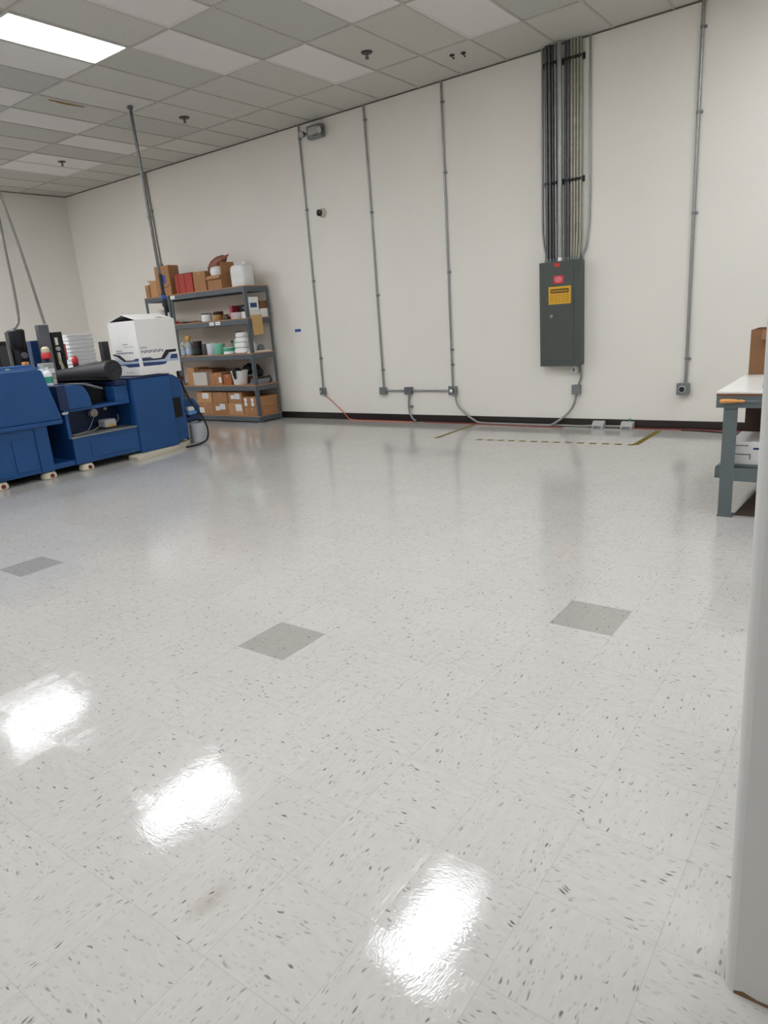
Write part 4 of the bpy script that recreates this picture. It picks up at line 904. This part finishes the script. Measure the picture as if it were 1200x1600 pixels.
# ---------------------------------------------------------------- bench at right
bn = thing('workbench', 'grey steel workbench with white top at the right edge', 'workbench', (-.55, 5.8, 0))
X0, X1, Y0_, Y1_ = -.937, -.20, 4.95, 6.75
obj('tabletop', B(X0, X1, Y0_, Y1_, .842, .856, bev=.002), BENCHW, bn)
obj('tabletop_edge', B(X0-.001, X1+.001, Y0_-.002, Y1_+.002, .828, .8415), BROWN, bn)
ap = new(); box(ap, X0, X1, Y0_, Y0_+.004, .75, .8275); box(ap, X0, X1, Y1_-.004, Y1_, .75, .8275); box(ap, X0, X0+.004, Y0_+.004, Y1_-.004, .75, .8275); box(ap, X1-.004, X1, Y0_+.004, Y1_-.004, .75, .8275)
obj('apron', ap, BENCHG, bn)
for (lx, ly) in ((-.892,4.965),(-.325,4.965),(-.892,6.655),(-.325,6.655)):
    lg = new(); box(lg, lx, lx+.085, ly, ly+.005, .01, .80); box(lg, lx, lx+.005, ly+.005, ly+.08, .01, .80); box(lg, lx-.004, lx+.089, ly-.004, ly+.084, 0, .012)
    obj('leg', lg, BENCHG, bn)
obj('cross_rail', B(-.806, -.33, 4.968, 4.974, .255, .343), BENCHG, bn)
obj('cross_rail', B(-.806, -.33, 6.66, 6.666, .255, .343), BENCHG, bn)
obj('side_rail', PR([(-.937,.255),(-.897,.255),(-.897,.345),(-.925,.345),(-.937,.33)], 'y', 5.03, 6.75), BENCHG, bn)
obj('lower_shelf', B(-.893, -.24, 5.055, 6.64, .325, .3435), BENCHG, bn)
sdv = thing('screwdriver', 'screwdriver with orange handle stuck on the bench front', 'screwdriver', (-.8, 4.94, .79))
obj('handle', T([(-.912,4.932,.795),(-.905,4.932,.795),(-.86,4.932,.797),(-.82,4.932,.797),(-.80,4.932,.797),(-.785,4.932,.797),(-.765,4.932,.797)], 0, 14, radii=[.010,.015,.014,.012,.007,.010,.006]), ORANGE, sdv, smooth=True)
obj('shaft', Y((-.765,4.932,.797),(-.60,4.932,.797), .0045, n=8), GALVD, sdv, smooth=True)
# carton on bench
cbx = carton(-.915, -.60, 5.97, 6.35, .857, 1.19, 'brown open carton on the white workbench top', m=CARDD, open_=True, group=None)
obj('flap', PR([(5.97,1.188),(5.93,1.12),(5.935,1.115),(5.975,1.18)], 'x', -.84, -.61), CARDD, cbx)
# boxes on lower shelf
wc = thing('white_carton', 'white carton with blue print on the lower shelf of workbench', 'box', (-.65,5.3,.344))
obj('carton_body', B(-.86, -.45, 5.10, 5.50, .344, .50, bev=.004), WHITE, wc)
b_ = new(); box(b_, -.72, -.55, 5.0985, 5.0997, .448, .462); obj('blue_print', b_, INKB, wc)
b_ = new(); box(b_, -.84, -.74, 5.0985, 5.0997, .41, .417); box(b_, -.74, -.733, 5.0985, 5.0997, .38, .417); obj('line_print', b_, INKG, wc)
b_ = new(); box(b_, -.84, -.75, 5.0985, 5.0997, .47, .477); obj('line_print', b_, INKG, wc)
carton(-.86, -.40, 5.60, 6.1, .344, .70, 'dark brown carton at the back of the bench lower shelf', m=BROWND, group=None)
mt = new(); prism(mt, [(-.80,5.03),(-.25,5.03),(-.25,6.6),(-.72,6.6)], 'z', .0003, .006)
tag(obj('floor_sheet', mt, mat('brown_sheet', (78,60,50), .85)), 'dark brown sheet on the floor beneath the workbench', 'mat')  # brown sheet added to darken the floor area under the bench
tag(obj('small_clip', PR([(5.15,.857),(5.23,.857),(5.22,.885),(5.19,.90),(5.165,.885)], 'x', -.70, -.64), BLACK), 'small dark clip on the bench top beside near wall', 'clip')

# ---------------------------------------------------------------- camera
yaw, pitch, roll, fpx = math.radians(-37.24563), math.radians(-15.8131), math.radians(-4.417476), 1068.09
fw = Vector((math.sin(yaw)*math.cos(pitch), math.cos(yaw)*math.cos(pitch), math.sin(pitch)))
rt = Vector((math.cos(yaw), -math.sin(yaw), 0)); up = rt.cross(fw)
r2 = math.cos(roll)*rt+math.sin(roll)*up; u2 = -math.sin(roll)*rt+math.cos(roll)*up
cam = bpy.data.cameras.new('camera'); co_ = bpy.data.objects.new('camera', cam); C.objects.link(co_)
M = Matrix((r2, u2, -fw)).transposed().to_4x4(); M.translation = Vector((0,0,1.4855)); co_.matrix_world = M
cam.sensor_fit = 'VERTICAL'; cam.sensor_height = 36; cam.lens = fpx/1600*36; cam.clip_start = .05
bpy.context.scene.camera = co_

w = bpy.data.worlds.new('world'); bpy.context.scene.world = w; w.use_nodes = True
w.node_tree.nodes['Background'].inputs[0].default_value = (.9,.95,1,1); w.node_tree.nodes['Background'].inputs[1].default_value = .05
vs = bpy.context.scene.view_settings; vs.view_transform = 'Standard'; vs.look = 'None'; vs.gamma = 1; vs.use_curve_mapping = False; vs.exposure = 0.62
